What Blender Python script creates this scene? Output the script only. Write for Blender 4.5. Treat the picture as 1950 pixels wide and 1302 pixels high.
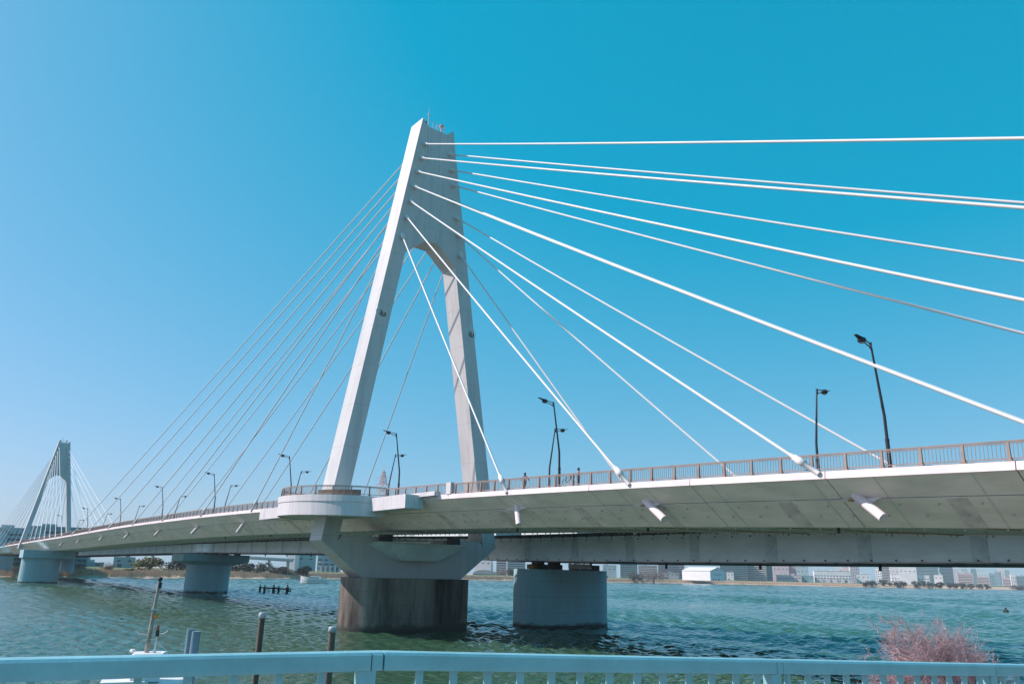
import bpy, math, random
import numpy as np
from mathutils import Vector, Matrix
R = math.radians
random.seed(7)
for o in list(bpy.data.objects):
    bpy.data.objects.remove(o)
SC = bpy.context.scene
COL = SC.collection

# ------------------------------------------------------------------ camera
cam = bpy.data.cameras.new('camera')
camo = bpy.data.objects.new('camera', cam)
COL.objects.link(camo)
_yaw, _pitch, _roll = R(51.6846), R(15.7350), R(1.3114)
F = Vector((-math.sin(_yaw)*math.cos(_pitch), math.cos(_yaw)*math.cos(_pitch), math.sin(_pitch)))
R0 = Vector((math.cos(_yaw), math.sin(_yaw), 0))
U0 = R0.cross(F)
RX = math.cos(_roll)*R0 + math.sin(_roll)*U0
UX = -math.sin(_roll)*R0 + math.cos(_roll)*U0
CAM = Vector((102.4637, -61.7423, 8.1411))
mw = Matrix((RX, UX, -F)).transposed().to_4x4()
mw.translation = CAM
camo.matrix_world = mw
cam.sensor_fit = 'HORIZONTAL'
cam.sensor_width = 36.0
cam.lens = 1442.37/1950*36.0
cam.shift_y = 35.63/1950
cam.clip_start = 0.1
cam.clip_end = 20000
SC.camera = camo

# ------------------------------------------------------------------ sky, sun, exposure
SUN_EL = 42.0
SUN_AZ = (-0.669, -0.743)                   # horizontal direction towards the sun
world = bpy.data.worlds.new('World')
SC.world = world
world.use_nodes = True
wn, wl = world.node_tree.nodes, world.node_tree.links
wn.clear()
sky = wn.new('ShaderNodeTexSky')
sky.sky_type = 'NISHITA'
sky.sun_disc = False
sky.sun_elevation = R(SUN_EL)
sky.sun_rotation = math.atan2(SUN_AZ[0], SUN_AZ[1])
sky.altitude = 0
sky.air_density = 1.0
sky.dust_density = 1.0
sky.ozone_density = 1.0
# the photograph's colour: the blue sky is graded towards cyan
gam = wn.new('ShaderNodeGamma'); gam.inputs['Gamma'].default_value = 0.7
mul = wn.new('ShaderNodeVectorMath'); mul.operation = 'MULTIPLY_ADD'
mul.inputs[1].default_value = (2.17, 1.36, 1.80)
mul.inputs[2].default_value = (-2.60, 1.58, 2.10)
mx = wn.new('ShaderNodeVectorMath'); mx.operation = 'MAXIMUM'
mx.inputs[1].default_value = (0.02, 0.02, 0.02)
bg = wn.new('ShaderNodeBackground')
bg.inputs['Strength'].default_value = 0.084
out = wn.new('ShaderNodeOutputWorld')
wl.new(sky.outputs[0], gam.inputs['Color'])
wl.new(gam.outputs[0], mul.inputs[0])
wl.new(mul.outputs[0], mx.inputs[0])
wl.new(mx.outputs[0], bg.inputs['Color'])
wl.new(bg.outputs[0], out.inputs['Surface'])

sun = bpy.data.lights.new('sun', 'SUN')
sun.energy = 5.0
sun.angle = R(0.5)
sun.color = (1.0, 0.88, 0.84)
suno = bpy.data.objects.new('sun', sun)
COL.objects.link(suno)
_s = Vector((SUN_AZ[0]*math.cos(R(SUN_EL)), SUN_AZ[1]*math.cos(R(SUN_EL)), math.sin(R(SUN_EL))))
suno.rotation_euler = _s.to_track_quat('Z', 'Y').to_euler()
suno.location = _s*300

SC.view_settings.view_transform = 'Standard'
SC.view_settings.look = 'None'
SC.view_settings.exposure = 0.25
SC.view_settings.gamma = 1.0
SC.view_settings.use_curve_mapping = False
SC.cycles.max_bounces = 6
SC.cycles.diffuse_bounces = 3
SC.cycles.glossy_bounces = 3
SC.cycles.volume_bounces = 0
HAZE = 0.00011

# ------------------------------------------------------------------ helpers
class MB:
    def __init__(s):
        s.v, s.f, s.sm = [], [], []
    def add(s, vs, fs, smooth=False):
        b = len(s.v)
        s.v += [tuple(p) for p in vs]
        s.f += [tuple(i+b for i in f) for f in fs]
        s.sm += [smooth]*len(fs)
    def hexa(s, p):
        s.add(p, [(0,3,2,1),(4,5,6,7),(0,1,5,4),(1,2,6,5),(2,3,7,6),(3,0,4,7)])
    def box(s, c, d, rz=0.0):
        x, y, z = d[0]/2, d[1]/2, d[2]/2
        ca, sa = math.cos(rz), math.sin(rz)
        P = []
        for a, b, e in ((-x,-y,-z),(x,-y,-z),(x,y,-z),(-x,y,-z),(-x,-y,z),(x,-y,z),(x,y,z),(-x,y,z)):
            P.append((c[0]+a*ca-b*sa, c[1]+a*sa+b*ca, c[2]+e))
        s.hexa(P)
    def beam(s, a, b, w, h, up=(0,0,1)):
        a, b = Vector(a), Vector(b)
        d = (b-a).normalized(); u = Vector(up)
        sd = d.cross(u)
        if sd.length < 1e-5: sd = d.cross(Vector((1,0,0)))
        sd.normalize(); u = sd.cross(d)
        sd *= w/2; u *= h/2
        s.hexa([a-sd-u, b-sd-u, b+sd-u, a+sd-u, a-sd+u, b-sd+u, b+sd+u, a+sd+u])
    def path(s, pts, rad, n=8, caps=True):
        pts = [Vector(p) for p in pts]
        if not hasattr(rad, '__len__'): rad = [rad]*len(pts)
        rings = []
        pu = None
        for i, p in enumerate(pts):
            d = (pts[min(i+1, len(pts)-1)]-pts[max(i-1, 0)]).normalized()
            if pu is None:
                pu = d.orthogonal().normalized()
            u = (pu - d*pu.dot(d)).normalized(); pu = u
            w = d.cross(u)
            rings.append([p+(u*math.cos(2*math.pi*k/n)+w*math.sin(2*math.pi*k/n))*rad[i] for k in range(n)])
        vs = [q for r in rings for q in r]
        fs = []
        for i in range(len(pts)-1):
            for k in range(n):
                k2 = (k+1) % n
                fs.append((i*n+k, i*n+k2, (i+1)*n+k2, (i+1)*n+k))
        s.add(vs, fs, n > 4)
        if caps:
            s.add(rings[0], [tuple(range(n-1, -1, -1))]); s.add(rings[-1], [tuple(range(n))])
    def tube(s, a, b, r0, r1=None, n=10):
        s.path([a, b], [r0, r0 if r1 is None else r1], n)
    def loft(s, secs, closed=True, caps=True, smooth=False):
        m = len(secs[0]); vs = [q for c in secs for q in c]; fs = []
        for i in range(len(secs)-1):
            for k in range(m if closed else m-1):
                k2 = (k+1) % m
                fs.append((i*m+k, i*m+k2, (i+1)*m+k2, (i+1)*m+k))
        s.add(vs, fs, smooth)
        if caps:
            s.add(secs[0], [tuple(range(m-1, -1, -1))]); s.add(secs[-1], [tuple(range(m))])
    def prism(s, poly, z0, z1, smooth=False):
        s.loft([[(x, y, z0) for x, y in poly], [(x, y, z1) for x, y in poly]], smooth=smooth)
    def ball(s, c, r, n=8, m=6, sz=1.0):
        secs = []
        for i in range(1, m):
            a = math.pi*i/m
            secs.append([(c[0]+r*math.sin(a)*math.cos(2*math.pi*k/n), c[1]+r*math.sin(a)*math.sin(2*math.pi*k/n), c[2]-r*sz*math.cos(a)) for k in range(n)])
        s.loft(secs, smooth=True)
    def mesh(s, name, m):
        me = bpy.data.meshes.new(name)
        me.from_pydata(s.v, [], s.f)
        me.polygons.foreach_set('use_smooth', s.sm)
        ms = m if isinstance(m, (list, tuple)) else [m]
        for q in ms: me.materials.append(q)
        me.update()
        return me
    def build(s, name, m, parent=None, **kw):
        return link(s.mesh(name, m), name, parent, **kw)

def link(me, name, parent=None, loc=None, rot=None, label=None, kind=None):
    o = bpy.data.objects.new(name, me)
    COL.objects.link(o)
    if parent is not None: o.parent = parent
    if loc is not None: o.location = loc
    if rot is not None: o.rotation_euler = rot
    if label: o['label'] = label
    if kind: o['kind'] = kind
    return o

def thing(name, label, cat, loc=(0,0,0), rz=0.0, group=None):
    o = bpy.data.objects.new(name, None)
    COL.objects.link(o)
    o.location = loc; o.rotation_euler = (0, 0, rz)
    o['label'] = label; o['category'] = cat; o['kind'] = 'thing'
    if group: o['group'] = group
    return o

def tag(o, label, cat, group=None):
    o['label'] = label; o['category'] = cat; o['kind'] = 'thing'
    if group: o['group'] = group
    return o

def copy_tree(root, loc, rz, label, scale=None):
    r = root.copy(); COL.objects.link(r)
    r.location = loc; r.rotation_euler = (0, 0, rz); r['label'] = label
    if scale: r.scale = scale
    for c in list(root.children):
        d = c.copy(); COL.objects.link(d); d.parent = r
        for e in list(c.children):
            g = e.copy(); COL.objects.link(g); g.parent = d
    return r

def lerp(a, b, t): return a+(b-a)*t
def interp(x, xs, ys):
    if x <= xs[0]: return ys[0]
    for i in range(len(xs)-1):
        if x <= xs[i+1]:
            return lerp(ys[i], ys[i+1], (x-xs[i])/(xs[i+1]-xs[i]))
    return ys[-1]
def smooth_table(xs, ys):
    # monotone-free cubic through the table (Catmull-Rom on uneven knots)
    ms = []
    for i in range(len(xs)):
        a, b = max(0, i-1), min(len(xs)-1, i+1)
        ms.append((ys[b]-ys[a])/(xs[b]-xs[a]))
    def f(x):
        if x <= xs[0]: return ys[0]+ms[0]*(x-xs[0])
        if x >= xs[-1]: return ys[-1]+ms[-1]*(x-xs[-1])
        for i in range(len(xs)-1):
            if x <= xs[i+1]:
                h = xs[i+1]-xs[i]; t = (x-xs[i])/h
                return (2*t**3-3*t*t+1)*ys[i]+(t**3-2*t*t+t)*h*ms[i]+(-2*t**3+3*t*t)*ys[i+1]+(t**3-t*t)*h*ms[i+1]
    return f

# ------------------------------------------------------------------ materials
def mat(name, col, rough=0.5, var=0.12, scale=0.6, stretch=(1,1,1), col2=None, bump=0.0, bscale=8.0, metal=0.0, spec=0.4, fac=None, joint=0.0, tide=0.0, chips=0.0):
    m = bpy.data.materials.new(name); m.use_nodes = True
    nt = m.node_tree; n, l = nt.nodes, nt.links
    b = n['Principled BSDF']
    b.inputs['Roughness'].default_value = rough
    b.inputs['Metallic'].default_value = metal
    b.inputs['Specular IOR Level'].default_value = spec
    geo = n.new('ShaderNodeNewGeometry')
    mp = n.new('ShaderNodeMapping'); mp.inputs['Scale'].default_value = stretch
    l.new(geo.outputs['Position'], mp.inputs['Vector'])
    nz = n.new('ShaderNodeTexNoise'); nz.inputs['Scale'].default_value = scale; nz.inputs['Detail'].default_value = 6; nz.inputs['Roughness'].default_value = 0.65
    l.new(mp.outputs[0], nz.inputs['Vector'])
    rp = n.new('ShaderNodeValToRGB')
    c2 = col2 if col2 else tuple(c*(1-var) for c in col)
    rp.color_ramp.elements[0].color = (*c2, 1); rp.color_ramp.elements[1].color = (*[min(1, c*(1+var*0.4)) for c in col], 1)
    lo, hi = fac if fac else (0.33, 0.6)
    rp.color_ramp.elements[0].position = lo; rp.color_ramp.elements[1].position = hi
    l.new(nz.outputs['Fac'], rp.inputs['Fac'])
    colour = rp.outputs['Color']
    def mixin(fac_socket, c, amount):
        nonlocal colour
        mxn = n.new('ShaderNodeMix'); mxn.data_type = 'RGBA'
        mu = n.new('ShaderNodeMath'); mu.operation = 'MULTIPLY'; mu.inputs[1].default_value = amount
        l.new(fac_socket, mu.inputs[0]); l.new(mu.outputs[0], mxn.inputs[0])
        l.new(colour, mxn.inputs[6]); mxn.inputs[7].default_value = (*c, 1)
        colour = mxn.outputs[2]
    def mth(op, a_, b_):
        k = n.new('ShaderNodeMath'); k.operation = op
        for i_, s_ in enumerate((a_, b_)):
            if isinstance(s_, (int, float)): k.inputs[i_].default_value = s_
            else: l.new(s_, k.inputs[i_])
        return k.outputs[0]
    if joint or tide:
        sx = n.new('ShaderNodeSeparateXYZ'); l.new(geo.outputs['Position'], sx.inputs[0])
        n3 = n.new('ShaderNodeTexNoise'); n3.inputs['Scale'].default_value = 0.7; n3.inputs['Detail'].default_value = 5
        l.new(geo.outputs['Position'], n3.inputs['Vector'])
    if joint:
        fr = mth('FRACT', mth('DIVIDE', sx.outputs[2], joint), 0.0)
        mixin(mth('LESS_THAN', fr, 0.05/joint), tuple(c*0.35 for c in col), 0.55)
    if tide:
        lev = mth('ADD', sx.outputs[2], mth('MULTIPLY', n3.outputs['Fac'], 1.6))
        mr = n.new('ShaderNodeMapRange'); mr.inputs['From Min'].default_value = tide+1.0; mr.inputs['From Max'].default_value = tide+0.55
        l.new(lev, mr.inputs['Value'])
        mixin(mr.outputs[0], (0.05,0.052,0.040), 0.8)
    if chips:
        n4 = n.new('ShaderNodeTexNoise'); n4.inputs['Scale'].default_value = 14.0; n4.inputs['Detail'].default_value = 6; n4.inputs['Roughness'].default_value = 0.7
        l.new(geo.outputs['Position'], n4.inputs['Vector'])
        mr = n.new('ShaderNodeMapRange'); mr.inputs['From Min'].default_value = chips; mr.inputs['From Max'].default_value = chips+0.03
        l.new(n4.outputs['Fac'], mr.inputs['Value'])
        mixin(mr.outputs[0], (0.07,0.055,0.05), 0.85)
    l.new(colour, b.inputs['Base Color'])
    if bump > 0:
        nb = n.new('ShaderNodeTexNoise'); nb.inputs['Scale'].default_value = bscale; nb.inputs['Detail'].default_value = 4
        l.new(geo.outputs['Position'], nb.inputs['Vector'])
        bp = n.new('ShaderNodeBump'); bp.inputs['Strength'].default_value = bump; bp.inputs['Distance'].default_value = 0.05
        l.new(nb.outputs['Fac'], bp.inputs['Height']); l.new(bp.outputs[0], b.inputs['Normal'])
    return m

M = {}
M['tower'] = mat('white_tower_paint', (0.53,0.515,0.515), 0.45, 0.16, 0.5, (1.2,1.2,0.12), fac=(0.30,0.52), joint=6.4)
M['girder'] = mat('off_white_girder_paint', (0.92,0.77,0.74), 0.5, 0.2, 0.5, (0.5,1,1), (0.78,0.67,0.63))
M['fascia'] = mat('pale_fascia_paint', (0.80,0.67,0.70), 0.5, 0.16, 0.6, (0.6,1,0.4))
M['balcony'] = mat('balcony_paint', (0.66,0.62,0.64), 0.5, 0.13, 0.8, (1.5,1.5,0.2))
M['hwgirder'] = mat('grey_viaduct_paint', (0.74,0.84,0.86), 0.5, 0.15, 0.4, (0.4,1,1))
M['dark'] = mat('dark_joint', (0.04,0.045,0.045), 0.8)
M['darksteel'] = mat('dark_steel', (0.03,0.035,0.04), 0.6)
M['emblem'] = mat('emblem_bronze', (0.14,0.15,0.16), 0.6)
M['lug'] = mat('lug_paint', (0.42,0.40,0.39), 0.7, 0.3, 2.0)
M['deckplate'] = mat('riveted_deck_plate_paint', (0.78,0.66,0.64), 0.6, 0.2, 1.0)
M['splice'] = mat('riveted_plate_paint', (0.60,0.70,0.72), 0.6, 0.2, 1.0)
M['soffit'] = mat('grey_soffit_paint', (0.62,0.62,0.60), 0.6, 0.2, 0.5)
M['pier'] = mat('stained_brown_concrete', (0.26,0.22,0.19), 0.85, 0.4, 0.30, (1.0,1.0,0.13), (0.03,0.027,0.025), 0.35, 6.0, fac=(0.40,0.68), joint=1.8, tide=0.9)
M['pier2'] = mat('pale_grey_concrete', (0.30,0.48,0.54), 0.75, 0.08, 0.5, (1.2,1.2,0.15), None, 0.15, 5.0, joint=2.4, tide=0.7)
M['tide'] = mat('wet_tide_band', (0.035,0.034,0.03), 0.6, 0.3, 2.0)
M['cable'] = mat('white_cable_sheath', (0.70,0.69,0.69), 0.4, 0.05, 0.5)
M['socket'] = mat('pale_socket_paint', (0.70,0.67,0.67), 0.5, 0.15, 1.5)
M['rail'] = mat('brown_rail_paint', (0.30,0.215,0.185), 0.55, 0.2, 1.2)
M['lamp'] = mat('dark_lamp_paint', (0.028,0.032,0.042), 0.45, 0.2)
M['lampglass'] = mat('lamp_lens', (0.35,0.36,0.36), 0.2)
M['rust'] = mat('rust', (0.30,0.17,0.05), 0.8, 0.5, 3.0)
M['handrail'] = mat('teal_handrail_paint', (0.24,0.49,0.55), 0.22, 0.12, 3.0, bump=0.05, bscale=40, spec=0.5, chips=0.70)
M['asphalt'] = mat('asphalt', (0.06,0.06,0.06), 0.9, 0.3, 2.0)
M['paving'] = mat('paving_concrete', (0.30,0.29,0.27), 0.9, 0.2, 1.0, bump=0.2)
M['revet'] = mat('revetment_concrete', (0.22,0.21,0.19), 0.9, 0.4, 0.4, bump=0.4)
M['boatwhite'] = mat('boat_gelcoat', (0.78,0.76,0.76), 0.3, 0.08, 1.0)
M['boatteal'] = mat('boat_teal_paint', (0.25,0.45,0.48), 0.4, 0.1, 1.0)
M['glass'] = mat('dark_window_glass', (0.03,0.07,0.10), 0.1, 0.2, 0.3, spec=0.6)
M['mast'] = mat('weathered_mast_paint', (0.42,0.35,0.30), 0.7, 0.4, 2.0)
M['pole'] = mat('white_pole_paint', (0.7,0.7,0.7), 0.4)
M['orange'] = mat('orange_float', (0.75,0.28,0.03), 0.5)
M['redlamp'] = mat('red_lamp_glass', (0.55,0.08,0.05), 0.3)
M['wood'] = mat('weathered_pile_wood', (0.16,0.12,0.095), 0.85, 0.5, 1.5, (3,3,0.3), bump=0.4, bscale=10)
M['pilecap'] = mat('pale_pile_cap', (0.48,0.48,0.50), 0.5)
M['steelpile'] = mat('blue_grey_steel_pile', (0.16,0.25,0.31), 0.5, 0.3, 1.5, (2,2,0.4))
M['blackwood'] = mat('black_wet_timber', (0.012,0.012,0.015), 0.8)
M['twig'] = mat('bare_twig_bark', (0.45,0.305,0.32), 0.85, 0.35, 3.0)
M['bark'] = mat('bark', (0.13,0.10,0.085), 0.9, 0.3, 1.0)
M['leafdark'] = mat('dark_leaf', (0.035,0.055,0.035), 0.7, 0.5, 0.9)
M['leafgreen'] = mat('yellow_green_leaf', (0.13,0.15,0.045), 0.7, 0.6, 0.35, col2=(0.04,0.06,0.03))
M['leafgrey'] = mat('grey_brown_leaf', (0.085,0.085,0.07), 0.8, 0.5, 0.5)
M['leafbare'] = mat('pinkish_twigs', (0.20,0.155,0.145), 0.85, 0.4, 0.8)
M['reed'] = mat('dry_reed', (0.62,0.43,0.30), 0.9, 0.35, 0.25, col2=(0.40,0.27,0.18))
M['skin'] = mat('skin', (0.50,0.32,0.24), 0.6)
M['hair'] = mat('black_hair', (0.012,0.01,0.01), 0.6)
M['pinkcloth'] = mat('pink_cloth', (0.55,0.28,0.27), 0.8)
M['darkcloth'] = mat('dark_cloth', (0.02,0.025,0.045), 0.85)
M['red'] = mat('red_steel_paint', (0.52,0.26,0.25), 0.6)
M['palesteel'] = mat('pale_steel_paint', (0.6,0.6,0.62), 0.5)

def ground_mat():
    m = bpy.data.materials.new('river_bank_soil_and_grass'); m.use_nodes = True
    n, l = m.node_tree.nodes, m.node_tree.links
    b = n['Principled BSDF']; b.inputs['Roughness'].default_value = 0.95
    geo = n.new('ShaderNodeNewGeometry')
    sp = n.new('ShaderNodeSeparateXYZ'); l.new(geo.outputs['Position'], sp.inputs[0])
    nz = n.new('ShaderNodeTexNoise'); nz.inputs['Scale'].default_value = 0.03; nz.inputs['Detail'].default_value = 8
    l.new(geo.outputs['Position'], nz.inputs['Vector'])
    ad = n.new('ShaderNodeMath'); ad.operation = 'MULTIPLY_ADD'; ad.inputs[1].default_value = 1.6; ad.inputs[2].default_value = -0.8
    l.new(nz.outputs['Fac'], ad.inputs[0])
    a2 = n.new('ShaderNodeMath'); a2.operation = 'ADD'; l.new(sp.outputs[2], a2.inputs[0]); l.new(ad.outputs[0], a2.inputs[1])
    mr = n.new('ShaderNodeMapRange'); mr.inputs['From Min'].default_value = -1; mr.inputs['From Max'].default_value = 9
    l.new(a2.outputs[0], mr.inputs['Value'])
    rp = n.new('ShaderNodeValToRGB'); e = rp.color_ramp.elements
    e[0].position = 0.07; e[0].color = (0.05,0.045,0.035,1)
    e[1].position = 0.12; e[1].color = (0.56,0.41,0.29,1)
    for p, c in ((0.60,(0.52,0.37,0.26,1)),(0.68,(0.15,0.18,0.07,1)),(0.80,(0.11,0.15,0.05,1))):
        q = e.new(p); q.color = c
    l.new(mr.outputs[0], rp.inputs['Fac'])
    n2 = n.new('ShaderNodeTexNoise'); n2.inputs['Scale'].default_value = 0.4; n2.inputs['Detail'].default_value = 6
    l.new(geo.outputs['Position'], n2.inputs['Vector'])
    mixc = n.new('ShaderNodeMix'); mixc.data_type = 'RGBA'; mixc.blend_type = 'MULTIPLY'
    mixc.inputs[0].default_value = 0.6
    l.new(rp.outputs[0], mixc.inputs[6]); l.new(n2.outputs['Color'], mixc.inputs[7])
    hs = n.new('ShaderNodeHueSaturation'); hs.inputs['Value'].default_value = 1.35; hs.inputs['Saturation'].default_value = 0.95
    l.new(mixc.outputs[2], hs.inputs['Color']); l.new(hs.outputs[0], b.inputs['Base Color'])
    return m
M['ground'] = ground_mat()

def water_mat():
    m = bpy.data.materials.new('rippled_river_water'); m.use_nodes = True
    n, l = m.node_tree.nodes, m.node_tree.links
    b = n['Principled BSDF']
    b.inputs['Base Color'].default_value = (0.032, 0.085, 0.047, 1)
    b.inputs['Roughness'].default_value = 0.09
    b.inputs['IOR'].default_value = 1.33
    b.inputs['Specular IOR Level'].default_value = 0.9
    geo = n.new('ShaderNodeNewGeometry')
    mp = n.new('ShaderNodeMapping'); mp.inputs['Scale'].default_value = (1, 0.5, 1); mp.inputs['Rotation'].default_value = (0,0,R(30))
    l.new(geo.outputs['Position'], mp.inputs['Vector'])
    t = n.new('ShaderNodeTexNoise'); t.inputs['Scale'].default_value = 1.6; t.inputs['Detail'].default_value = 3.0
    l.new(mp.outputs[0], t.inputs['Vector'])
    bp = n.new('ShaderNodeBump'); bp.inputs['Strength'].default_value = 1.0; bp.inputs['Distance'].default_value = 0.16
    l.new(t.outputs['Fac'], bp.inputs['Height']); l.new(bp.outputs[0], b.inputs['Normal'])
    return m
M['water'] = water_mat()

# ------------------------------------------------------------------ river, banks
SHORE = [(-385,-420),(-398,-200),(-409,-60),(-413,-11),(-441,33),(-475,87),(-505,152),(-542,234),(-592,341),(-668,490),(-700,590),(-694,690),
         (-692,780),(-706,880),(-715,960),(-706,1060),(-662,1150),(-604,1230),(-556,1350),(-528,1480),(-506,1620),(-480,1760),(-420,2050),(-300,2500),(-100,3000)]
_sh = sorted([(math.atan2(y-CAM.y, -(x-CAM.x)), math.hypot(x-CAM.x, y-CAM.y)) for x, y in SHORE])
_sa, _sr = [a for a, r in _sh], [r for a, r in _sh]
def shore_d(x, y):
    a = math.atan2(y-CAM.y, -(x-CAM.x))
    return math.hypot(x-CAM.x, y-CAM.y) - interp(a, _sa, _sr)
GD = [-8, 0, 3, 10, 30, 48, 62, 75, 110, 140]
GZ = [-1.5, 0.0, 1.0, 2.0, 3.4, 4.4, 6.6, 6.7, 5.6, 5.0]
def ground_z(x, y): return interp(shore_d(x, y), GD, GZ)

m = MB()
N = 260
ds = [-8, -1, 0, 1.5, 3, 6, 10, 18, 30, 40, 48, 55, 62, 75, 110, 140, 300, 800, 2500, 6000]
rows = []
for i in range(N):
    a = lerp(_sa[0], _sa[-1], i/(N-1))
    r = interp(a, _sa, _sr)
    w = 2.2*math.sin(i*1.7)+1.6*math.sin(i*0.61+1)+1.1*math.sin(i*3.3)
    rows.append([(CAM.x-math.cos(a)*(r+d+w*(1 if d < 40 else 0.3)), CAM.y+math.sin(a)*(r+d+w*(1 if d < 40 else 0.3)), interp(d, GD, GZ)+(0.25*math.sin(i*0.9+d) if 2 < d < 300 else 0)) for d in ds])
m.loft(rows, closed=False, caps=False, smooth=True)
m.build('far_riverbank', M['ground'], kind='structure')

m = MB()
m.add([(-9000,-9000,-3),(9000,-9000,-3),(9000,9000,-3),(-9000,9000,-3)], [(0,1,2,3)])
m.build('river_bed_ground', M['revet'], kind='structure')
def river_water():
    """wind-rippled surface: a fan of rows round the bank, finest near it, with waves as real relief"""
    rg = np.random.default_rng(4)
    cx, cy = 104.0, -60.0
    rr = [9.0]
    while rr[-1] < 2700: rr.append(rr[-1]*1.0046+0.010)
    rr = np.array(rr); th = np.radians(np.arange(82.0, 232.0, 0.26))
    Rg, Tg = np.meshgrid(rr, th, indexing='ij')
    X = cx+Rg*np.cos(Tg); Y = cy+Rg*np.sin(Tg)
    dr = Rg*0.0048+0.010
    Z = np.zeros_like(X); S2 = np.full_like(X, 1e-6)
    wind = math.radians(65)
    for lam in np.geomspace(0.5, 70, 60):
        a = wind+rg.normal(0, 0.55); k = 2*math.pi/lam
        ph = rg.uniform(0, 6.28)
        w = np.clip((lam/(dr*2.3)-1.0)/0.8, 0, 1)*np.clip((dr*7-lam)/(dr*3.5), 0, 1)
        sl = 1.0
        A = w*sl/k
        arg = (X*math.cos(a)+Y*math.sin(a))*k+ph
        Z += A*(np.sin(arg)+0.22*np.sin(2*arg+0.6))
        S2 += 0.5*(w*sl)**2
    gust = 0.72+0.45*np.sin(X*0.021+Y*0.013+1.0)*np.sin(X*0.009-Y*0.024+2.0)+0.2*np.sin(X*0.05+Y*0.11)
    for _ in range(3):
        a = rg.uniform(0, 3.14); gust += 0.09*np.sin((X*math.cos(a)+Y*math.sin(a))*rg.uniform(0.03, 0.12)+rg.uniform(0, 6))
    Z = Z/np.sqrt(S2)*WAVE*np.clip(gust, 0.35, 1.4)
    Z = np.clip(Z, -0.7, 0.5)
    nr, nt = X.shape
    co = np.stack([X, Y, Z], -1).reshape(-1, 3)
    idx = np.arange(nr*nt).reshape(nr, nt)
    q = np.stack([idx[:-1,:-1], idx[1:,:-1], idx[1:,1:], idx[:-1,1:]], -1).reshape(-1, 4)
    sk = np.array([(-9000,-9000,-0.9),(9000,-9000,-0.9),(9000,9000,-0.9),(-9000,9000,-0.9)], float)
    n0 = len(co); co = np.vstack([co, sk]); q = np.vstack([q, [[n0,n0+1,n0+2,n0+3]]])
    me = bpy.data.meshes.new('river_water')
    me.vertices.add(len(co)); me.vertices.foreach_set('co', co.ravel())
    me.loops.add(q.size); me.loops.foreach_set('vertex_index', q.ravel().astype(np.int32))
    me.polygons.add(len(q)); me.polygons.foreach_set('loop_start', np.arange(0, q.size, 4, dtype=np.int32))
    me.polygons.foreach_set('use_smooth', np.ones(len(q), bool))
    me.materials.append(M['water'])
    me.update(calc_edges=True)
    return link(me, 'river_water', kind='structure')
WAVE = 0.30
river_water()

# near bank: promenade that the handrail stands on, and the revetment below it
RA, RM, RB = Vector((97.57,-61.19,7.67)), Vector((97.96,-59.19,7.66)), Vector((99.25,-52.39,7.37))
rd = (RB-RM).normalized()
def rail_pt(t): return RM+rd*t
near = []
for t, zz in ((-400, 6.56), (-12, 6.56), (0, 6.55), (7, 6.25), (30, 5.3), (60, 5.0), (600, 5.0)):
    b = RM + Vector((rd.x, rd.y, 0))*t
    near.append((b.x, b.y, zz))
m = MB()
m.loft([[(x-0.35, y, z) for x, y, z in near], [(x+5.5, y, z+0.02) for x, y, z in near]], closed=False, caps=False)
m.build('promenade', M['paving'], kind='structure')
m = MB()
m.loft([[(x+5.5, y, z+0.02) for x, y, z in near], [(x+16, y, z+0.6) for x, y, z in near], [(x+600, y, z+0.6) for x, y, z in near]], closed=False, caps=False)
m.build('near_bank_ground', M['ground'], kind='structure')
m = MB()
m.loft([[(x-0.35, y, z) for x, y, z in near], [(x-0.45, y, z-0.3) for x, y, z in near], [(x-7.2, y, 1.5) for x, y, z in near], [(x-11.5, y, 1.0) for x, y, z in near], [(x-15.5, y, -1.6) for x, y, z in near]], closed=False, caps=False)
m.build('near_revetment_slope', M['revet'], kind='structure')

# ------------------------------------------------------------------ cable-stayed bridge
ZX = [-700,-445,-318,-226,-192,-158,-126,-95,-66,-40,0,37,48,64,78,86,140,220]
ZZ = [15.6,17.3,18.0,18.45,18.75,18.98,19.08,19.0,18.86,18.56,17.85,16.9,16.58,16.05,15.55,15.25,13.1,9.9]
zd = smooth_table(ZX, ZZ)
BR = thing('cable_stayed_bridge', 'long white cable-stayed bridge with two tall A-shaped towers crossing the river', 'bridge')
X0, X1, SEG = -418.0, 170.0, 12.0
nseg = int((X1-X0)/SEG)

DX, DK = [-300,-106,-24,37,86], [1.28,1.215,1.13,1.0,1.0]
def zo(x, z):
    return z if z > -0.5 else -0.5+(z+0.5)*interp(x, DX, DK)
SEC = [(-10.44,0.0),(-10.44,-0.48),(-8.5,-1.74),(-5.5,-3.55),(5.5,-3.55),(8.5,-1.74),(10.44,-0.48),(10.44,0.0)]
m = MB()
m.loft([[(x, y, zd(x)+zo(x, z)) for y, z in SEC] for x in [X0+4*i for i in range(int((X1-X0)/4)+1)]])
m.build('deck_girder', M['dark'], BR)
m = MB()
for x in range(nseg):
    a, b = X0+x*SEG+0.02, X0+(x+1)*SEG-0.02
    za0, zb0 = zd(a)+zo(a,-3.6), zd(b)+zo(b,-3.6)
    m.hexa([(a,-5.47,za0),(a,5.47,za0),(b,5.47,zb0),(b,-5.47,zb0),(a,-5.47,za0+0.03),(a,5.47,za0+0.03),(b,5.47,zb0+0.03),(b,-5.47,zb0+0.03)])
m.build('soffit_plate', M['soffit'], BR)
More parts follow.
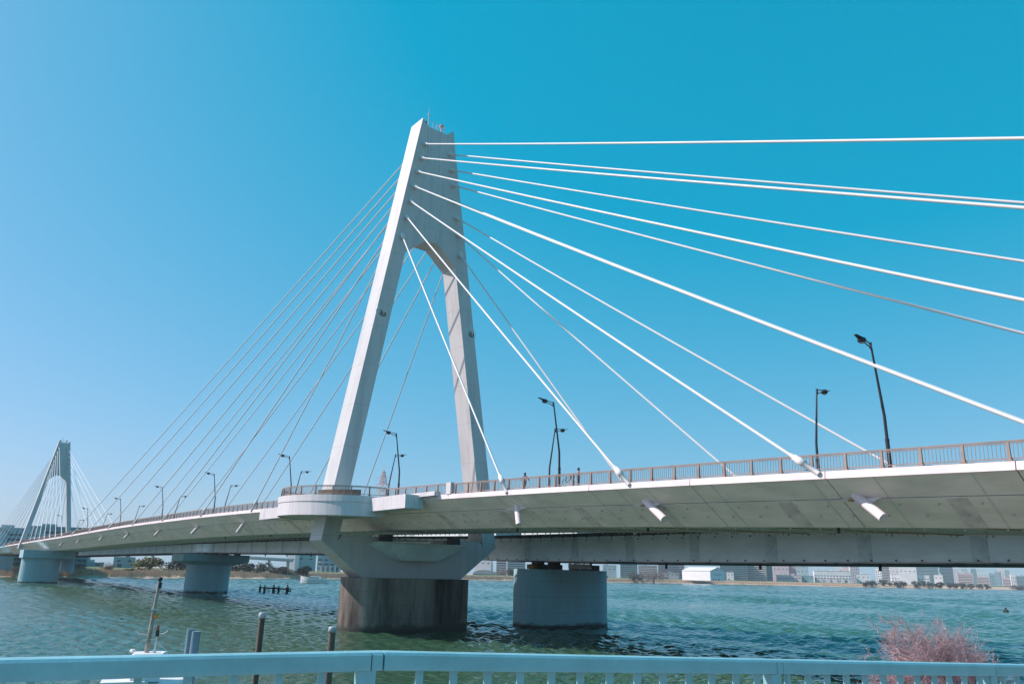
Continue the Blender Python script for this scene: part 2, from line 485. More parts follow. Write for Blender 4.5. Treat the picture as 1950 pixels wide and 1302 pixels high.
for sgn in (-1, 1):
    for x in range(nseg):
        a, b = X0+x*SEG, X0+(x+1)*SEG
        g = 0.035
        a += g; b -= g
        for (y0, z0, y1, z1) in ((-10.5,-0.5,-8.52,-1.77),(-8.5,-1.83,-5.5,-3.64)):
            q = MB()
            t = 0.03
            mid = (a+b)/2
            for u, v in ((a, mid), (mid, b)):
                U0, V0, U1, V1 = zd(u)+zo(u,z0), zd(v)+zo(v,z0), zd(u)+zo(u,z1), zd(v)+zo(v,z1)
                q.hexa([(u,sgn*y0,U0),(v,sgn*y0,V0),(v,sgn*y1,V1),(u,sgn*y1,U1),
                        (u,sgn*(y0+t),U0+t),(v,sgn*(y0+t),V0+t),(v,sgn*(y1+t),V1+t),(u,sgn*(y1+t),U1+t)])
            q.build('fairing_panel', M['girder'], BR)
        # edge beam length
        q = MB()
        for u, v in ((a, (a+b)/2), ((a+b)/2, b)):
            q.hexa([(u,sgn*10.62,zd(u)-0.52),(v,sgn*10.62,zd(v)-0.52),(v,sgn*10.3,zd(v)-0.50),(u,sgn*10.3,zd(u)-0.50),
                    (u,sgn*10.54,zd(u)+0.02),(v,sgn*10.54,zd(v)+0.02),(v,sgn*9.9,zd(v)+0.06),(u,sgn*9.9,zd(u)+0.06)])
        q.build('edge_beam', M['fascia'], BR)
# road surface, kerbs, walkways on the deck
xs = [X0+6*i for i in range(int((X1-X0)/6)+1)]
m = MB(); m.loft([[(x,-7.0,zd(x)+0.03),(x,7.0,zd(x)+0.03)] for x in xs], closed=False, caps=False); m.build('road_surface', M['asphalt'], BR)
for s in (-1, 1):
    m = MB(); m.loft([[(x,s*7.0,zd(x)+0.0),(x,s*7.0,zd(x)+0.15),(x,s*9.9,zd(x)+0.15),(x,s*9.9,zd(x)+0.0)] for x in xs]); m.build('walkway', M['paving'], BR)
# box girder of the approach beyond the steel section
m = MB()
xa = [-418.5-20*i for i in range(15)]
m.loft([[(x,-10.4,zd(x)),(x,-10.4,zd(x)-0.6),(x,-7.5,zd(x)-1.2),(x,-6.8,zd(x)-3.2),(x,6.8,zd(x)-3.2),(x,7.5,zd(x)-1.2),(x,10.4,zd(x)-0.6),(x,10.4,zd(x))] for x in xa])
m.build('approach_girder', M['pier2'], BR)

# small lugs under the fairing and hanging bolts on the soffit: too many and too small to pick apart
m = MB()
x = -60.0
while x < 150:
    for y, z, off in ((-8.0,-2.16,0.0),(-6.9,-2.83,1.3)):
        xx = x+off
        if not (-14 < xx < 14 and y < -7.5):
            m.box((xx, y-0.06, zd(xx)+zo(xx,z)-0.08), (0.14, 0.10, 0.12))
    for y in (-5.2, -4.0, -2.0, 4.6, 5.2):
        xx = x+(y*0.37 % 1.1)
        m.box((xx, y, zd(xx)+zo(xx,-3.6)-0.13), (0.10, 0.10, 0.2))
    x += 2.6
m.build('bracket_lugs', M['lug'], BR, kind='stuff')
# splice plates with rivet rows on the lower fairing
def splice(x):
    q = MB()
    w = 1.3
    y0, z0, y1, z1 = -8.45, -1.885, -5.55, -3.635
    P_ = [(xx, yy, zd(xx)+zo(xx, zz)) for xx, yy, zz in ((x,y0,z0),(x+w,y0,z0),(x+w,y1,z1),(x,y1,z1))]
    q.hexa(P_+[(p[0], p[1]+.02, p[2]+.02) for p in P_])
    for i in range(5):
        for j in range(12):
            t = (j+0.5)/12
            xx = x+0.15+i*0.25
            q.box((xx, lerp(y0,y1,t)-0.01, zd(xx)+zo(xx,lerp(z0,z1,t))-0.02), (0.08,0.08,0.04))
    return q.build('splice_plate', M['deckplate'], BR)
for x in (20.0, 32.5, 45.5, 56.0, 68.6, 81.0, 92.5, -27, -39, -51, -63): splice(x)
# drain pipes and rust streaks hanging from the soffit
for x, y in ((31.8,-4.5),(52,-4.6),(71.5,-4.8),(-20,-4.5),(-44,-4.5),(-70,-4.5)):
    q = MB(); q.tube((x,y,zd(x)+zo(x,-3.6)),(x,y,zd(x)+zo(x,-3.6)-0.45),0.12); q.build('drain_outlet', M['darksteel'], BR)
for xa_, xb_ in ((66.5,76.5),(82,90),(52,63),(38,50)):
    q = MB(); q.beam((xa_,-5.35,zd(xa_)-3.66),(xb_,5.2,zd(xb_)-3.66),0.10,0.06); q.build('rusty_seam', M['rust'], BR)

# cross seams of the plating beside each cable anchorage
for x0_ in (35.2,38.6,53.4,57.0,72.8,77.4,64.0,83.5,-45,-49,-74,-79,-104,-111,-137,-145,-170,-179):
    q = MB()
    for (y0, z0, y1, z1) in ((-10.5,-0.52,-8.53,-1.80),(-8.48,-1.86,-5.53,-3.65)):
        A_, B_ = Vector((x0_, y0, zd(x0_)+zo(x0_, z0))), Vector((x0_, y1, zd(x0_)+zo(x0_, z1)))
        n_ = Vector((0,-0.5,-0.8))*0.012
        q.beam(A_+n_, B_+n_, 0.045, 0.02, (0,-0.5,-0.8))
    q.build('plate_seam', M['splice'], BR)

# pylons -------------------------------------------------------------
def yo(z): return 14.58-0.16757*(z-16)
def pylon(cx, k, zb, name, lower=True):
    """k scales the tower above deck level zb (the near tower has k=1)"""
    P = thing_part(name)
    def tz(z): return zb+(z-17.87)*k
    def ty(y): return y*k
    t = 1.91*(k if k == 1 else 0.9)
    m = MB()
    def slab(quads, loops, x0, x1):
        for q in quads:
            m.add([(x1, ty(y), tz(z)) for y, z in q], [tuple(range(len(q)))])
            m.add([(x0, ty(y), tz(z)) for y, z in reversed(q)], [tuple(range(len(q)))])
        for lp in loops:
            for (ya, za), (yb, zb_) in zip(lp, lp[1:]):
                m.add([(x0,ty(ya),tz(za)),(x1,ty(ya),tz(za)),(x1,ty(yb),tz(zb_)),(x0,ty(yb),tz(zb_))], [(0,1,2,3)])
    zk, ztop = 12.15, 84.0
    O = lambda z: yo(z)
    w = 2.55
    za_, zf, yf = 58.25, 61.45, 1.16
    ci = O(za_)-w
    zk2 = zk if lower else 14.0
    quads, loops = [], []
    for s in (-1, 1):
        def f(pts): return [(s*y, z) for y, z in (pts if s == 1 else reversed(pts))]
        quads.append(f([(O(zk2),zk2),(O(za_),za_),(ci,za_),(O(zk2)-w,zk2)][::-1]))
        quads.append(f([(O(za_),za_),(O(zf),zf),(yf,zf),(ci,za_)][::-1]))
    # slab above the arch with the notched crown
    top = [(-O(zf),zf),(-yf,zf),(yf,zf),(O(zf),zf),(O(ztop),ztop),(1.95,82.75),(-1.95,82.75),(-O(ztop),ztop)]
    quads.append([(-O(zf),zf),(-yf,zf),(-1.95,82.75),(-O(ztop),ztop)])
    quads.append([(-yf,zf),(yf,zf),(1.95,82.75),(-1.95,82.75)])
    quads.append([(yf,zf),(O(zf),zf),(O(ztop),ztop),(1.95,82.75)])
    loops.append([(-O(zk2),zk2),(-O(ztop),ztop),(-1.95,82.75),(1.95,82.75),(O(ztop),ztop),(O(zk2),zk2)])
    loops.append([(O(zk2)-w,zk2),(ci,za_),(yf,zf),(-yf,zf),(-ci,za_),(-O(zk2)+w,zk2)])
    slab(quads, loops, cx-t, cx+t)
    if lower:
        # cross-beam below the deck: knees slant in to the pier head
        body = [(-15.22,12.15),(-12.67,12.15),(-12.0,13.0),(-5.4,13.0),(-4.6,12.05),(4.6,12.05),(5.4,13.0),(12.0,13.0),(12.67,12.15),(15.22,12.15),(8.55,7.22),(-8.55,7.22)]
        q1 = [(-15.22,12.15),(-12.67,12.15),(-12.0,13.0),(-5.4,13.0),(-4.6,12.05),(-8.55,7.22)][::-1]
        q2 = [(-8.55,7.22),(8.55,7.22),(4.6,12.05),(-4.6,12.05)]
        q3 = [(15.22,12.15),(12.67,12.15),(12.0,13.0),(5.4,13.0),(4.6,12.05),(8.55,7.22)]
        slab([q1, q2, q3], [[(-15.22,12.15),(-8.55,7.22)],[(8.55,7.22),(15.22,12.15)],[(-12.67,12.15),(-12.0,13.0),(-5.4,13.0),(-4.6,12.05),(4.6,12.05),(5.4,13.0),(12.0,13.0),(12.67,12.15)][::-1]], cx-t-0.003, cx+t+0.003)
    o = m.build('pylon', M['tower'], BR)
    bm = __import__('bmesh').new(); bm.from_mesh(o.data)
    __import__('bmesh').ops.remove_doubles(bm, verts=bm.verts, dist=0.0005)
    __import__('bmesh').ops.recalc_face_normals(bm, faces=bm.faces)
    bm.to_mesh(o.data); bm.free()
    # drain pipes down the slab face
    for y0, y1 in ((-1.75,-1.22),(0.8,0.93)):
        q = MB(); q.tube((cx+t+0.05,ty(y0),tz(82.3)),(cx+t+0.05,ty(y1),tz(61.6)),0.05 if k == 1 else 0.04,n=6); q.build('drain_pipe', M['hwgirder'], o)
    # gear on the crown
    q = MB()
    for y in (-2.6,-1.7,-0.8,0.1,1.0,1.9):
        for x in (-1.3, 1.3): q.tube((cx+x*k,ty(y),tz(82.7)),(cx+x*k,ty(y),tz(84.4)),0.035,n=5)
    for x in (-1.3, 1.3):
        for z in (83.6, 84.4): q.tube((cx+x*k,ty(-2.6),tz(z)),(cx+x*k,ty(1.9),tz(z)),0.035,n=5)
    q.build('crown_rail', M['palesteel'], o)
    q = MB()
    q.tube((cx+1,ty(-1.5),tz(82.7)),(cx+1,ty(-1.5),tz(86.2)),0.09,0.05,n=6); q.ball((cx+1,ty(-1.5),tz(85.7)),0.22); q.tube((cx+1,ty(-1.5),tz(86.2)),(cx+1,ty(-1.5),tz(87.4)),0.02,n=5)
    q.build('beacon_mast', M['palesteel'], o)
    q = MB(); q.box((cx+1.1,ty(-2.55),tz(83.75)),(0.5,1.1*k,0.55*k)); q.build('equipment_box', M['glass'], o)
    q = MB(); q.ball((cx+1.0,ty(1.2),tz(84.5)),0.42*k); q.tube((cx+1,ty(1.2),tz(82.75)),(cx+1,ty(1.2),tz(84.3)),0.16); q.build('warning_light', M['pinkcloth'], o)
    if k == 1:
        for y, zc in ((-8.42, 47.0), (8.62, 47.2)):
            q = MB()
            for r_, w_ in ((1.15,0.05),(0.86,0.05)):
                pts = [(cx+t+0.03, y+0.88*r_*math.cos(2*math.pi*i/28), zc+r_*math.sin(2*math.pi*i/28)) for i in range(29)]
                q.path(pts, w_, 5, False)
            em = q.build('emblem_ring', M['hwgirder'], o)
            q = MB()
            q.beam((cx+t+0.06,y-0.45,zc-0.25),(cx+t+0.06,y+0.25,zc-0.48),0.06,0.16)
            q.beam((cx+t+0.06,y+0.25,zc-0.48),(cx+t+0.06,y+0.7,zc-0.42),0.06,0.12)
            q.beam((cx+t+0.06,y-0.15,zc+0.4),(cx+t+0.06,y-0.1,zc-0.2),0.06,0.18)
            q.beam((cx+t+0.06,y+0.1,zc+0.3),(cx+t+0.06,y+0.2,zc-0.35),0.06,0.08)
            q.build('emblem_figure', M['emblem'], o)
            q = MB(); q.beam((cx+t+0.07,y+0.55,zc+0.1),(cx+t+0.07,y+0.55,zc-0.3),0.08,0.2); q.build('emblem_mark', M['darksteel'], o)
            q = MB(); q.ball((cx+t+0.06,y+0.55,zc+0.25),0.12); q.build('emblem_dot', M['cable'], o)
    return o
def thing_part(n): return None
pyA = pylon(0.0, 1.0, 17.87, 'pylon')
pyB = pylon(-353.0, 0.785, 18.2, 'pylon', lower=False)

# bearing bracket in front of the cross-beam
m = MB()
bt = [(1.92,-8.0,12.0),(5.0,-7.2,12.0),(5.0,7.2,12.0),(1.92,8.0,12.0)]
bb = [(1.92,-3.6,9.75),(3.6,-3.1,9.75),(3.6,3.1,9.75),(1.92,3.6,9.75)]
m.loft([bb, bt])
m.build('inspection_bracket', M['hwgirder'], BR)
m = MB(); m.box((3.5,0,12.12),(3.4,15.0,0.24)); m.build('bracket_platform', M['soffit'], BR)
for y in (-5.9, 5.9):
    m = MB(); m.box((3.4,y,12.75),(1.7,1.3,1.0)); m.build('bearing', M['darksteel'], BR)
m = MB(); m.beam((4.6,-3.1,11.0),(4.45,-3.1,10.2),0.12,0.12); m.build('drain_outlet', M['pole'], BR)

# balcony round the near leg (and its twin on the far leg)
def half_oval(a, b, cy, s, n=44): return [(a*math.cos(math.pi*i/n), s*(cy-b*math.sin(math.pi*i/n))) for i in range(n+1)]
for s in (1,):
    ov = half_oval(12, 9, -11, s); ov_i = half_oval(11.7, 8.7, -11, s); ov_l = half_oval(11.9, 8.92, -11, s)
    m = MB()
    # wall as a shell with an overhanging upper band
    secs = []
    for (x, y), (xi, yi), (xl, yl) in zip(ov, ov_i, ov_l):
        z = zd(x)+0.12
        secs.append([(x,y,z),(x,y,z-0.85),(xl,yl,z-0.92),(xl,yl,z-2.65),(xi,yi,z-2.65),(xi,yi,z)])
    m.loft(secs)
    m.build('balcony_wall', M['balcony'], BR)
    m = MB()
    m.loft([[(x, s*-10.3, zd(x)-0.05) for x, y in ov_i], [(x, y, zd(x)+0.05) for x, y in ov_i]], closed=False, caps=False)
    m.loft([[(x, s*-10.3, zd(x)-2.45) for x, y in ov_i], [(x, y, zd(x)-2.45) for x, y in ov_i]], closed=False, caps=False)
    m.build('balcony_floor', M['soffit'], BR)
    m = MB(); m.box((14.6, s*-11.8, zd(14)-0.95), (11.6, 2.7, 1.7)); m.build('side_box', M['balcony'], BR)
    m = MB(); m.box((17.0, s*-10.8, zd(17)-0.02), (14.0, 0.9, 0.5)); m.build('kerb_upstand', M['balcony'], BR)
    m = MB(); m.box((-20.0, s*-11.2, zd(-20)-1.0), (22.0, 1.5, 1.75)); m.build('side_box', M['balcony'], BR)
    m = MB()
    for i in range(12):
        m.box((20.43, s*(-13.05+i*0.22), zd(14)-0.95), (0.05, 0.08, 1.66))
    m.build('box_end_slats', M['hwgirder'], BR)
# curved seat on the near balcony
for a0, a1 in ((0.35, 1.15), (2.0, 2.75)):
    m = MB()
    secs = []
    for i in range(13):
        a = lerp(a0, a1, i/12)
        x, y = 9.6*math.cos(a), -11-6.8*math.sin(a); xi, yi = 9.0*math.cos(a), -11-6.3*math.sin(a)
        z = zd(0)+0.1
        secs.append([(x,y,z),(x,y,z+0.75),(xi,yi,z+0.75),(xi,yi,z)])
    m.loft(secs); m.build('curved_seat', M['wood'], BR)
m = MB(); m.box((26.0,-10.35,zd(26)+0.72),(0.95,0.55,1.4)); m.build('railing_pillar', M['balcony'], BR)

# river piers of this bridge
def stadium(cx, cy, hx, hy, n=14):
    pts = []
    for i in range(n+1):
        a = math.pi*i/n
        pts.append((cx+hx*math.cos(a), cy+(hy-hx)+hx*math.sin(a)))
    for i in range(n+1):
        a = math.pi+math.pi*i/n
        pts.append((cx+hx*math.cos(a), cy-(hy-hx)+hx*math.sin(a)))
    return pts
def stadium_pier(name, cx, cy, hx, hy, ztop, mt, parent, band=True):
    m = MB()
    P = stadium(cx, cy, hx, hy)
    m.prism(P, -2.5, ztop, smooth=True)
    o = m.build(name, mt, parent)
    if band:
        q = MB(); q.prism(stadium(cx, cy, hx+0.02, hy+0.02), -2.4, 0.42, smooth=True); q.build('tide_band', M['tide'], o)
    return o
stadium_pier('river_pier', 0, 0, 5.03, 10.26, 7.21, M['pier'], BR)
stadium_pier('river_pier', -297.0, -8.0, 5.0, 7.6, 10.4, M['pier2'], BR)
m = MB(); m.box((-297.0,-6.0,12.1),(12.0,20.0,3.3)); m.build('pier_cap', M['pier2'], BR)
stadium_pier('river_pier', -353, -3.0, 3.5, 4.5, 13.8, M['pier2'], BR)
m = MB(); m.box((-436.0,-14,5.8),(14,20,12.0)); m.build('abutment', M['pier2'], BR)

# stay cables ----------------------------------------------------------
ZA = [79.058,76.18,73.39,70.467,67.516,64.465,60.941]
RANCH = [37.1,54.9,73.2,90.5,107.0,123.3,138.0]
TUBES = {0:((36.9,15.2),(37.9,13.3)),1:((55.8,14.4),(58.1,13.0)),2:((75.5,13.6),(77.2,12.4)),-1:((-47.1,16.5),(-49.1,14.8)),-2:((-76.2,16.6),(-79.2,15.0)),-3:((-107.3,16.8),(-110.8,15.2)),-4:((-140,16.7),(-144,15.2)),-5:((-174,16.7),(-178.5,15.0)),-6:((-212,16.5),(-217,14.6)),-7:((-247,15.9),(-252,14.2))}
def ay(z): return 9.3958-0.174588*(z-40)
def stay(A, B, dirx):
    """A at tower face, B at the deck edge"""
    A, B = Vector(A), Vector(B)
    d = (B-A).normalized()
    n = 14
    pts = []
    L = (B-A).length
    for i in range(n+1):
        t = i/n
        p = A.lerp(B, t); p.z -= 0.0022*L*4*t*(1-t)
        pts.append(p)
    q = MB(); q.path(pts, 0.125 if dirx > 0 else 0.105, 8); c = q.build('stay_cable', M['cable'], BR)
    q = MB(); q.path([A-d*0.3, A+d*0.5, A+d*1.3], [0.42,0.36,0.17], 10); q.build('tower_sleeve', M['socket'], c)
    e = B-d*2.4
    q = MB(); q.path([e, B-d*2.0, B-d*1.95, B-d*1.6, B-d*1.55, B-d*1.0, B-d*0.95, B+d*0.5], [0.13,0.17,0.25,0.25,0.29,0.29,0.20,0.20], 12); q.build('deck_socket', M['socket'], c)
    return c, d
def guide(c, key, s):
    # lower guide tube that comes out of the fairing at its seam
    if key not in TUBES: return
    (xa, za), (xb, zb) = TUBES[key]
    r0, r1 = Vector((xa, s*8.75, za+0.15)), Vector((xb, s*9.25, zb))
    d = (r1-r0).normalized()
    L = min((r1-r0).length, 2.7); r1 = r0+d*L
    q = MB(); q.path([r0-d*0.6, r1], [0.34,0.34], 14); q.build('guide_tube', M['fascia'], c)
    h = 1 if xb > xa else -1
    q = MB()
    zs = zd(xa)-1.78
    q.add([r0+Vector((-h*0.3,-s*0.0,0.2)), r0+d*0.9+Vector((-h*0.2,0,0.0)), Vector((xa-h*0.9, s*8.35, zd(xa)-1.95)), Vector((xa-h*2.6, s*8.5, zs))], [(0,1,2,3)])
    q.add([r0+Vector((h*0.3,0,0.1)), r0+d*0.5+Vector((h*0.3,0,0)), Vector((xa+h*1.4, s*8.5, zs))], [(0,1,2)])
    o = q.build('tube_bracket', M['fascia'], c)
    md = o.modifiers.new('thickness', 'SOLIDIFY'); md.thickness = 0.05
    if key > 0:
        q = MB(); q.beam((xa-0.9, s*8.62, zd(xa)+zo(xa,-1.80)-0.08), (xa-0.1, s*8.62, zd(xa)+zo(xa,-1.80)-0.08), 0.5, 0.10, (0,0,1)); q.build('rust_patch', M['rust'], c)
for k in range(7):
    z = ZA[6-k]
    for s in (-1, 1):
        for X in (RANCH[k], -(38.656+29.855*k)):
            B = Vector((X, s*10.58, zd(X)+0.1))
            A = Vector((1.95 if X > 0 else -1.95, s*ay(z), z))
            c, d = stay(A, B, 1 if X > 0 else -1)
            guide(c, k if X > 0 else -(k+1), s)
# far tower: same fan, smaller
kk = 0.785
for k in range(7):
    z = 18.2+(ZA[6-k]-17.87)*kk
    for s in (-1, 1):
        for X in (-353+kk*(37.256+18.075*k), -353-kk*(38.656+29.855*k)):
            B = Vector((X, s*10.58, zd(X)+0.1))
            A = Vector((-353+(1.75 if X > -353 else -1.75), s*ay(ZA[6-k])*kk, z))
            stay(A, B, -1)

# ------------------------------------------------------------------ bridge railings (brown posts, bar panels)
BAY = 2.55
def railing(side, label):
    T = thing('bridge_railing', label, 'railing', group='brown railings along the bridge deck')
    pm = MB()
    pm.loft([[(-0.10,-0.10,0),(0.10,-0.10,0),(0.10,0.12,0),(-0.10,0.12,0)], [(-0.09,-0.08,0.15),(0.09,-0.08,0.15),(0.09,0.12,0.15),(-0.09,0.12,0.15)], [(-0.075,0.0,1.18),(0.075,0.0,1.18),(0.075,0.14,1.18),(-0.075,0.14,1.18)]])
    pm.box((0,0.01,0.05),(0.30,0.32,0.10))
    pmesh = pm.mesh('railing_post', M['rail'])
    panels = {}
    def panel_mesh(L):
        key = round(L, 2)
        if key in panels: return panels[key]
        q = MB()
        q.box((L/2,0.07,1.20),(L-0.002,0.15,0.11))
        q.box((L/2,0.05,0.17),(L-0.16,0.07,0.07))
        q.box((L/2,0.06,1.07),(L-0.16,0.06,0.05))
        n = max(3, int(round(L/0.235)))
        for i in range(1, n):
            x = L*i/n
            q.box((x,0.055,0.62),(0.030,0.035,0.86))
        panels[key] = q.mesh('railing_panel', M['rail'])
        return panels[key]
    pts = []
    x = -430.0
    end = 150.0
    if side == -1:
        line = []
        while x < -11.9: line.append((x, -10.28)); x += BAY
        nb = 12
        for i in range(nb+1):
            a = math.pi-math.pi*i/nb
            line.append((11.6*math.cos(a), -11-8.6*math.sin(a)))
        x = 13.6
        while x < 26: line.append((x, -10.75 if x < 24 else -10.4)); x += BAY
        x = 27.0
        while x < end: line.append((x, -10.28)); x += BAY
    else:
        line = []
        while x < end: line.append((x, 10.28)); x += BAY
    for i, (x, y) in enumerate(line):
        oval = side == -1 and -12 < x < 12.5
        z = zd(x)+0.05+(0.1 if oval else 0)
        if i+1 < len(line):
            x2, y2 = line[i+1]
            z2 = zd(x2)+0.05+(0.1 if side == -1 and -12 < x2 < 12.5 else 0)
            h = math.hypot(x2-x, y2-y); rz = math.atan2(y2-y, x2-x); L = math.hypot(h, z2-z)
            if side == 1: pass
            link(panel_mesh(L), 'railing_panel', T, (x,y,z), (0, -math.atan2(z2-z, h), rz))
            link(pmesh, 'railing_post', T, (x,y,z), (0,0,rz))
    return T
railing(-1, 'long brown bar railing along the near edge of the bridge deck and round the balcony')
railing(1, 'brown bar railing along the far edge of the bridge deck, seen through the near one')

# ------------------------------------------------------------------ expressway viaduct behind
HX = [-700,-500,-300,-173,-123,-72,4,120,300]
HZ = [12.0,12.4,12.9,12.8,12.35,11.85,10.25,10.15,10.15]
hz = smooth_table(HX, HZ)
HW = thing('expressway_viaduct', 'grey steel girder viaduct on round concrete piers behind the white bridge', 'bridge')
Y0, Y1 = 20.0, 36.0
HD = 3.7
m = MB()
hxs = [-600+10*i for i in range(86)]
m.loft([[(x,Y0+0.04,hz(x)+0.05),(x,Y1-0.04,hz(x)+0.05),(x,Y1-0.04,hz(x)+HD),(x,Y1+2,hz(x)+HD+0.3),(x,Y0-3.4,hz(x)+HD+0.3),(x,Y0+0.04,hz(x)+HD)] for x in hxs])
m.build('girder_core', M['darksteel'], HW)
SW = 11.3
x = -380.0
while x < 200:
    a, b = x+0.03, x+SW-0.03
    q = MB()
    q.hexa([(a,Y0,hz(a)+0.12),(b,Y0,hz(b)+0.12),(b,Y0+0.03,hz(b)+0.12),(a,Y0+0.03,hz(a)+0.12),(a,Y0,hz(a)+HD),(b,Y0,hz(b)+HD),(b,Y0+0.03,hz(b)+HD),(a,Y0+0.03,hz(a)+HD)])
    wp = q.build('web_panel', M['hwgirder'], HW)
    if -260 < x < 150:
        q = MB()
        s0 = a-0.75
        q.hexa([(s0,Y0-0.05,hz(s0)+0.2),(s0+1.5,Y0-0.05,hz(s0+1.5)+0.2),(s0+1.5,Y0-0.004,hz(s0+1.5)+0.2),(s0,Y0-0.004,hz(s0)+0.2),(s0,Y0-0.05,hz(s0)+HD-0.1),(s0+1.5,Y0-0.05,hz(s0+1.5)+HD-0.1),(s0+1.5,Y0-0.004,hz(s0+1.5)+HD-0.1),(s0,Y0-0.004,hz(s0)+HD-0.1)])
        for i in range(14):
            q.box((s0+0.75, Y0-0.07, hz(s0+0.75)+0.35+i*0.23), (1.3, 0.05, 0.07))
        q.build('splice_plate', M['splice'], HW)
    x += SW
m = MB()
m.loft([[(x,Y0-0.35,hz(x)+0.10),(x,Y0-0.35,hz(x)),(x,Y1+0.35,hz(x)),(x,Y1+0.35,hz(x)+0.10)] for x in hxs]); m.build('bottom_flange', M['darksteel'], HW)
m = MB()
x = -170.0
while x < 150:
    m.box((x, Y0-0.12, hz(x)+0.32), (0.13,0.13,0.15)); m.box((x+0.9, Y0-0.12, hz(x)+HD-0.5), (0.12,0.12,0.15)); m.box((x+1.8, Y0-0.9, hz(x)+HD-0.1), (0.12,0.12,0.3))
    x += 2.6
m.build('bracket_lugs', M['darksteel'], HW, kind='stuff')
for x in (18.6, 33.0, 47.5, 62.0, 76.5, 91, -30,-42,-54,-66,-80,-95,-110): 
    q = MB(); q.tube((x,Y0+0.4,hz(x)),(x,Y0+0.4,hz(x)-0.75),0.16); q.build('drain_outlet', M['darksteel'], HW)
m = MB()
m.loft([[(x,Y0-3.4,hz(x)+HD+0.30),(x,Y0-3.4,hz(x)+HD+1.3),(x,Y0-3.1,hz(x)+HD+1.3),(x,Y0-3.1,hz(x)+HD+0.30)] for x in hxs]); m.build('parapet', M['hwgirder'], HW)
m = MB()
m.loft([[(x,Y0-3.1,hz(x)+HD+0.32),(x,Y1+2,hz(x)+HD+0.32)] for x in hxs], closed=False, caps=False); m.build('road_surface', M['asphalt'], HW)
# piers
stadium_pier('river_pier', 3.2, 28.4, 4.75, 9.0, 9.05, M['pier2'], HW)
for y in (22.0, 25.5):
    m = MB(); m.box((4.6,y,9.45),(2.6,1.5,0.8)); m.box((4.6,y,10.0),(2.0,1.1,0.4)); m.build('bearing', M['darksteel'], HW)
for y in (31.0, 34.0):
    m = MB(); m.box((4.6,y,9.5),(2.6,1.8,0.9)); m.build('bearing', M['darksteel'], HW)
m = MB(); m.box((4.6,20.9,9.45),(1.6,1.2,0.7)); m.build('bearing', M['rust'], HW)
q = MB()
for i in range(24): 
    a = i*0.21
    q.box((9.75, 24.2+i*0.21, 9.62+0.08*math.sin(i*2.1)), (0.25, 0.19, 0.75+0.1*math.sin(i*1.3)))
q.build('wrapped_sheeting', M['fascia'], HW)
stadium_pier('river_pier', -165.5, 23.0, 5.0, 7.0, 8.9, M['pier2'], HW)
m = MB()
lo = stadium(-164.0, 25.5, 6.5, 9.2); 
m.loft([[(x,y,8.9) for x, y in [(-170.5,16.3),(-160.5,16.3),(-160.5,29.8),(-170.5,29.8)]], [(x,y,10.1) for x, y in [(-172.0,12.6),(-159,12.6),(-159,34),(-172,34)]], [(x,y,12.3) for x, y in [(-172.0,12.6),(-159,12.6),(-159,34),(-172,34)]]])
m.build('hammerhead_cap', M['pier2'], HW)
for y in (21, 24.5, 28, 32):
    m = MB(); m.box((-165.5,y,12.6),(3,1.2,0.55)); m.build('bearing', M['darksteel'], HW)
stadium_pier('river_pier', -446.0, 26.0, 3.0, 4.2, 12.3, M['pier2'], HW)
# hanging safety net between the two bridges, left of the near tower
m = MB()
rnd = random.Random(3)
for xi in range(0, 64):
    x = -22-xi*3.4
    pts = []
    for j in range(9):
        t = j/8
        pts.append((x, lerp(5.6,19.4,t), lerp(zd(x)-3.7, hz(x)+HD-0.4, t)-1.0*4*t*(1-t)*0.5))
    m.path(pts, 0.05, 3, False)
    for k_ in range(4):
        t = (k_+0.5)/4
        m.path([(x, lerp(5.6,19.4,t), lerp(zd(x)-3.7, hz(x)+HD-0.4, t)-2.0*t*(1-t)), (x-3.4, lerp(5.6,19.4,t), lerp(zd(x-3.4)-3.7, hz(x-3.4)+HD-0.4, t)-2.0*t*(1-t))], 0.05, 3, False)
m.build('safety_net', M['darksteel'], HW, kind='stuff')

# ------------------------------------------------------------------ street lamps on the deck
def lamp_proto(h, s, label):
    T = thing('street_lamp', label, 'street lamp', group='dark street lamps along the bridge')
    q = MB()
    q.path([(0,0,0),(0,0,2.9)], [0.17,0.15], 10); q.build('pole_base', M['lamp'], T)
    q = MB()
    q.path([(0,0,2.9),(0,s*0.02,h*0.46),(0,s*0.95,h)], [0.125,0.115,0.075], 10)
    q.tube((0,0,2.85),(0,0,3.0),0.17); q.build('pole', M['lamp'], T)
    q = MB()
    q.beam((0,s*0.9,h-0.05),(0,s*2.1,h+0.12),0.07,0.07); q.beam((0,s*0.9,h-0.38),(0,s*2.1,h-0.10),0.07,0.07); q.box((0,s*0.97,h-0.2),(0.16,0.14,0.55))
    q.build('arm', M['lamp'], T)
    q = MB()
    q.ball((0,s*2.3,h-0.02),0.34,10,8,0.75); hd = q.build('lamp_head', M['lamp'], T)
    q = MB(); q.ball((0,s*2.3,h-0.18),0.22,8,6,0.6); q.build('lens', M['lampglass'], hd)
    q = MB(); q.hexa([(-0.22,s*2.4,h+0.05),(0.22,s*2.4,h+0.05),(0.12,s*3.25,h+0.22),(-0.12,s*3.25,h+0.22),(-0.22,s*2.4,h+0.13),(0.22,s*2.4,h+0.13),(0.12,s*3.25,h+0.26),(-0.12,s*3.25,h+0.26)])
    q.build('fin', M['lamp'], T)
    return T
LX = [75.6,38.5,2.8,-37.5,-81.7,-126.1,-176.0,-229.6,-285.6]
RXs = [65.3,27.7,-14.4,-54.6,-98.8,-143.5,-192.7,-243.8,-300.6]
